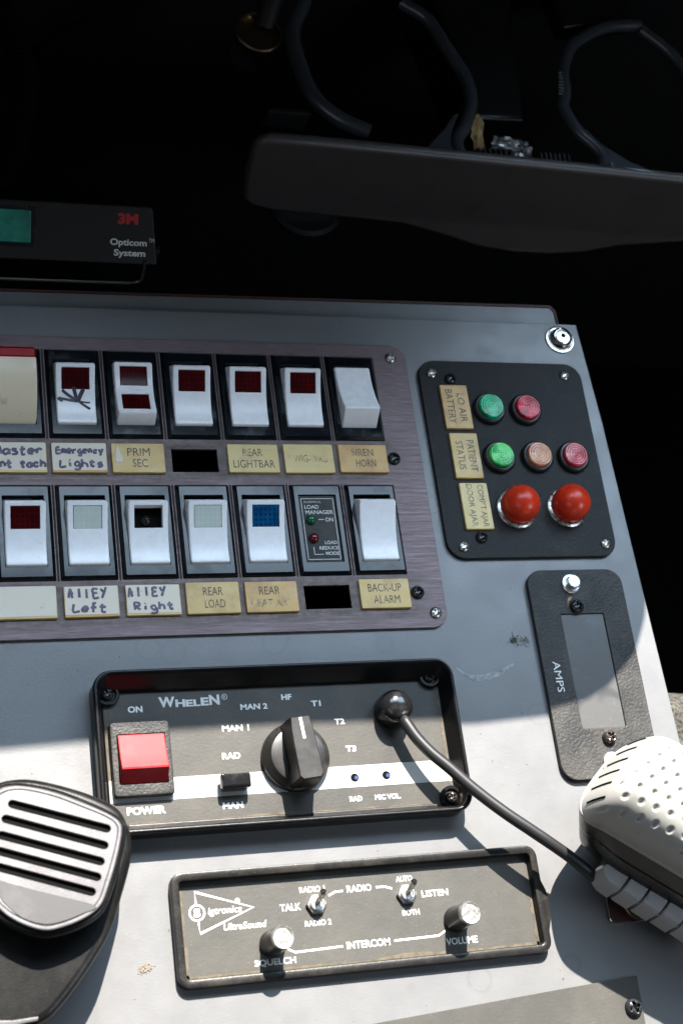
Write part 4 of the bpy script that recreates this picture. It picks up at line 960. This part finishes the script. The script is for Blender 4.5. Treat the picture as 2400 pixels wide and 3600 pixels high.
# ================================================================== CUP HOLDER
t_u = thing('cup_holder', 'black pull-out double cup holder with curved arms', 'cup holder', (260, 110, -20))
fr = [(151.0, -30), (147.4, -10), (146.2, 8), (147.6, 13.4), (152.6, 16.9), (170, 16.6), (215.4, 14.7), (290, 11.4), (365, 7.8), (430, 4.6), (430, -42), (394, -45.6), (357.6, -50.7), (340, -56.5), (320.8, -58.4), (300, -58.0), (278.9, -55.2), (258, -48.5), (234.8, -42.5), (208.6, -41), (166, -38), (156, -35)]
fv = curve_plate(fr[::-1], [], 0, 6, 2.7, 5)
bulge = []
for x, y, z in fv[0]:
    k = math.exp(-((x-305)/55)**2)*max(0, min(1, (8-y)/55)); bulge.append((x, 106-z-(4*k if z > 3 else 0), y))
mk('front_bar', (bulge, fv[1]), 'trayfront', t_u, angle=50)
def zl(L, z): return [(x, y, z) for x, y in L]
aL = [(181.1, 187.4), (173.1, 169.3), (174.2, 149.3), (178.9, 131.7), (188.8, 121.2), (203.4, 114.3)]
aM = [(231, 193), (243.4, 184.2), (250, 169.2), (254, 160), (258, 150), (258.4, 137.9), (256.2, 130.1), (252.2, 121.3), (247.8, 115.3), (246.4, 109.6), (247.7, 104.7)]
aR = [(361.6, 194.2), (340.8, 190.3), (322.1, 178.8), (314.2, 167.2), (311, 158), (309.9, 146.6), (307, 138.5), (308.7, 131.9), (312.3, 123.5), (318.1, 117.3), (322.1, 110.9), (322, 104)]
aR2 = [(362, 191), (374.8, 179), (382.9, 163.4), (386, 140), (380, 120)]
for L, r in ((aL, 3.9), (aM, 3.3), (aR, 3.3), (aR2, 3.2)):
    P = spline(zl(L, 9), 7); mk('ring_arm', tube(P, r, 14), 'traydark', t_u, angle=60)
# grip ribs on the two inner arms
for L, sgn in (((254.8, 154.4, 257.9, 141), 1), ((310.2, 157, 308.0, 144), -1)):
    x0, y0, x1, y1 = L
    for k in range(8):
        q = k/7; mk('grip_rib', box(-2.0, 2.0, -.5, .5, 0, 1.2, .3), 'traydark', t_u, (x0+(x1-x0)*q+sgn*1.2, y0+(y1-y0)*q, 10.6), key='rib')
# gussets where the arms meet the bar
mk('gusset', curve_plate([(214, 105.5), (231.3, 108.5), (241.4, 119.4), (246.9, 127.4), (250.4, 128.8), (245.5, 118.8), (243.4, 111.2), (244.0, 104.5), (214, 104)][::-1], [], 5, 10, .8, 2), 'traydark', t_u)
mk('gusset', curve_plate([(314.6, 130.5), (317.1, 124.8), (323.2, 115.7), (325.7, 108.4), (327, 104), (352, 103), (338.2, 108.4), (326.5, 116.1), (319.1, 123.2)], [], 4, 9, .8, 2), 'traydark', t_u)
# centre column, cup floors and bellows
mk('centre_column', curve_plate([(263, 136), (291, 137), (298, 215), (252, 215), (262, 168)], [], -40, -2, 2.5, 4), 'gloss_dash', t_u)
mk('cup_base', lathe([(17, -58), (19, -56), (19, -53), (17, -51.5), (0, -51.5)], 40), 'dash', t_u, (190, 116, 0))
mk('cup_flap', box(152, 172, 113, 116, -6, 20, 1), 'dash', t_u)
for x0, x1 in ((259.5, 278.5), (292, 309)):
    bl = mk('bellows', box(x0, x1, 106.6, 114.4, -6, 1.5, 1), 'rubber', t_u)
    n = 7
    for k in range(n):
        x = x0+1.2+(x1-x0-2.4)*k/(n-1); mk('bellows_rib', box(-.75, .75, -3.9, 3.9, 0, 2.4, .5), 'rubber', bl, (x, 110.8, 1.2), key='brib')
mk('arm_block', curve_plate([(318, 188), (361, 198), (361, 231), (312, 231)], [], -4, 9, 2, 2), 'gloss_dash', t_u)
def crumple(w_, h_, amp, n, seed):
    rd = random.Random(seed); v, f = [], []
    for i in range(n+1):
        for j in range(n+1): v.append((w_*(i/n-.5)+rd.uniform(-.4, .4), h_*(j/n-.5)+rd.uniform(-.4, .4), rd.uniform(-amp, amp)))
    for i in range(n):
        for j in range(n): f.append((i*(n+1)+j, i*(n+1)+j+1, (i+1)*(n+1)+j+1, (i+1)*(n+1)+j))
    return v, f
o = mk('paper_wrapper', crumple(8, 17, 1.6, 7, 2), 'kraft', None, (260.6, 122, 5), 10, rot=(.5, .2, .35)); tag(o, 'crumpled brown wrapper stuck in the cup holder', 'wrapper')
o = mk('foil_wrapper', join(crumple(18, 6, 1.2, 9, 4), shift(crumple(9, 7, 1.0, 6, 5), 7, -3.5, 0)), 'foil', None, (276.5, 116.4, 5.0), 10, rot=(.5, 0, -.1)); tag(o, 'torn silver foil wrapper stuck in the cup holder', 'wrapper')

# ================================================================== DIM THINGS BEHIND
t = thing('power_socket', 'round brass-rimmed power socket in the dark dash', 'socket', (156, 166, 10))
mk('rim_ring', lathe([(11.3, -2), (11.5, 0), (11.0, .8), (10.3, .8), (9.9, 0), (9.8, -3)], 48), 'brass', t, (156, 166, 10))
mk('socket_well', lathe([(9.8, -18), (9.8, -16), (0, -16)], 32), 'dash', t, (156, 166, 10))
mk('plug', tube([(160, 172, 6), (163, 182, 14), (166, 196, 22)], [5, 6, 6], 14), 'dash', t)
def hose():
    P = spline([(34, 190, 8), (39.4, 165, 8), (46.4, 135, 8), (46, 120, 8), (40, 90, 8), (33, 76, 8), (20, 62, 8)], 34); n = len(P)
    return tube(P, [5.2 if i % 3 else 6.0 for i in range(n)], 14)
o = mk('cable_conduit', hose(), 'void', None, angle=60); tag(o, 'dark corrugated cable conduit curving at the upper left', 'conduit')
o = mk('control_stalk', tube(spline([(54, 148, 4), (66, 158, 6), (80, 166, 8)], 6), [3.2, 3]*6+[3], 12), 'void', None, angle=60); tag(o, 'dim black stalk beside the corrugated conduit', 'stalk')
# seat cushion beyond the console's right edge
def seat():
    v, f = [], []; nx, ny = 24, 40
    for i in range(nx+1):
        for j in range(ny+1):
            x = 312+170*i/nx; y = -137-(170)*j/ny
            e = min(1, j/5); z = -90+52*math.sqrt(max(0, 1-(1-e)**2))+3*math.sin(i*.7+j*.3)
            v.append((x, y, z))
    for i in range(nx):
        for j in range(ny): f.append((i*(ny+1)+j, i*(ny+1)+j+1, (i+1)*(ny+1)+j+1, (i+1)*(ny+1)+j))
    return v, f
t = thing('seat', 'grey tweed seat cushion beyond the right console edge', 'seat', (380, -220, -60))
mk('cushion', seat(), 'fabric', t, angle=60)
for o in bpy.data.objects:
    if '_o' in o.keys(): del o['_o']
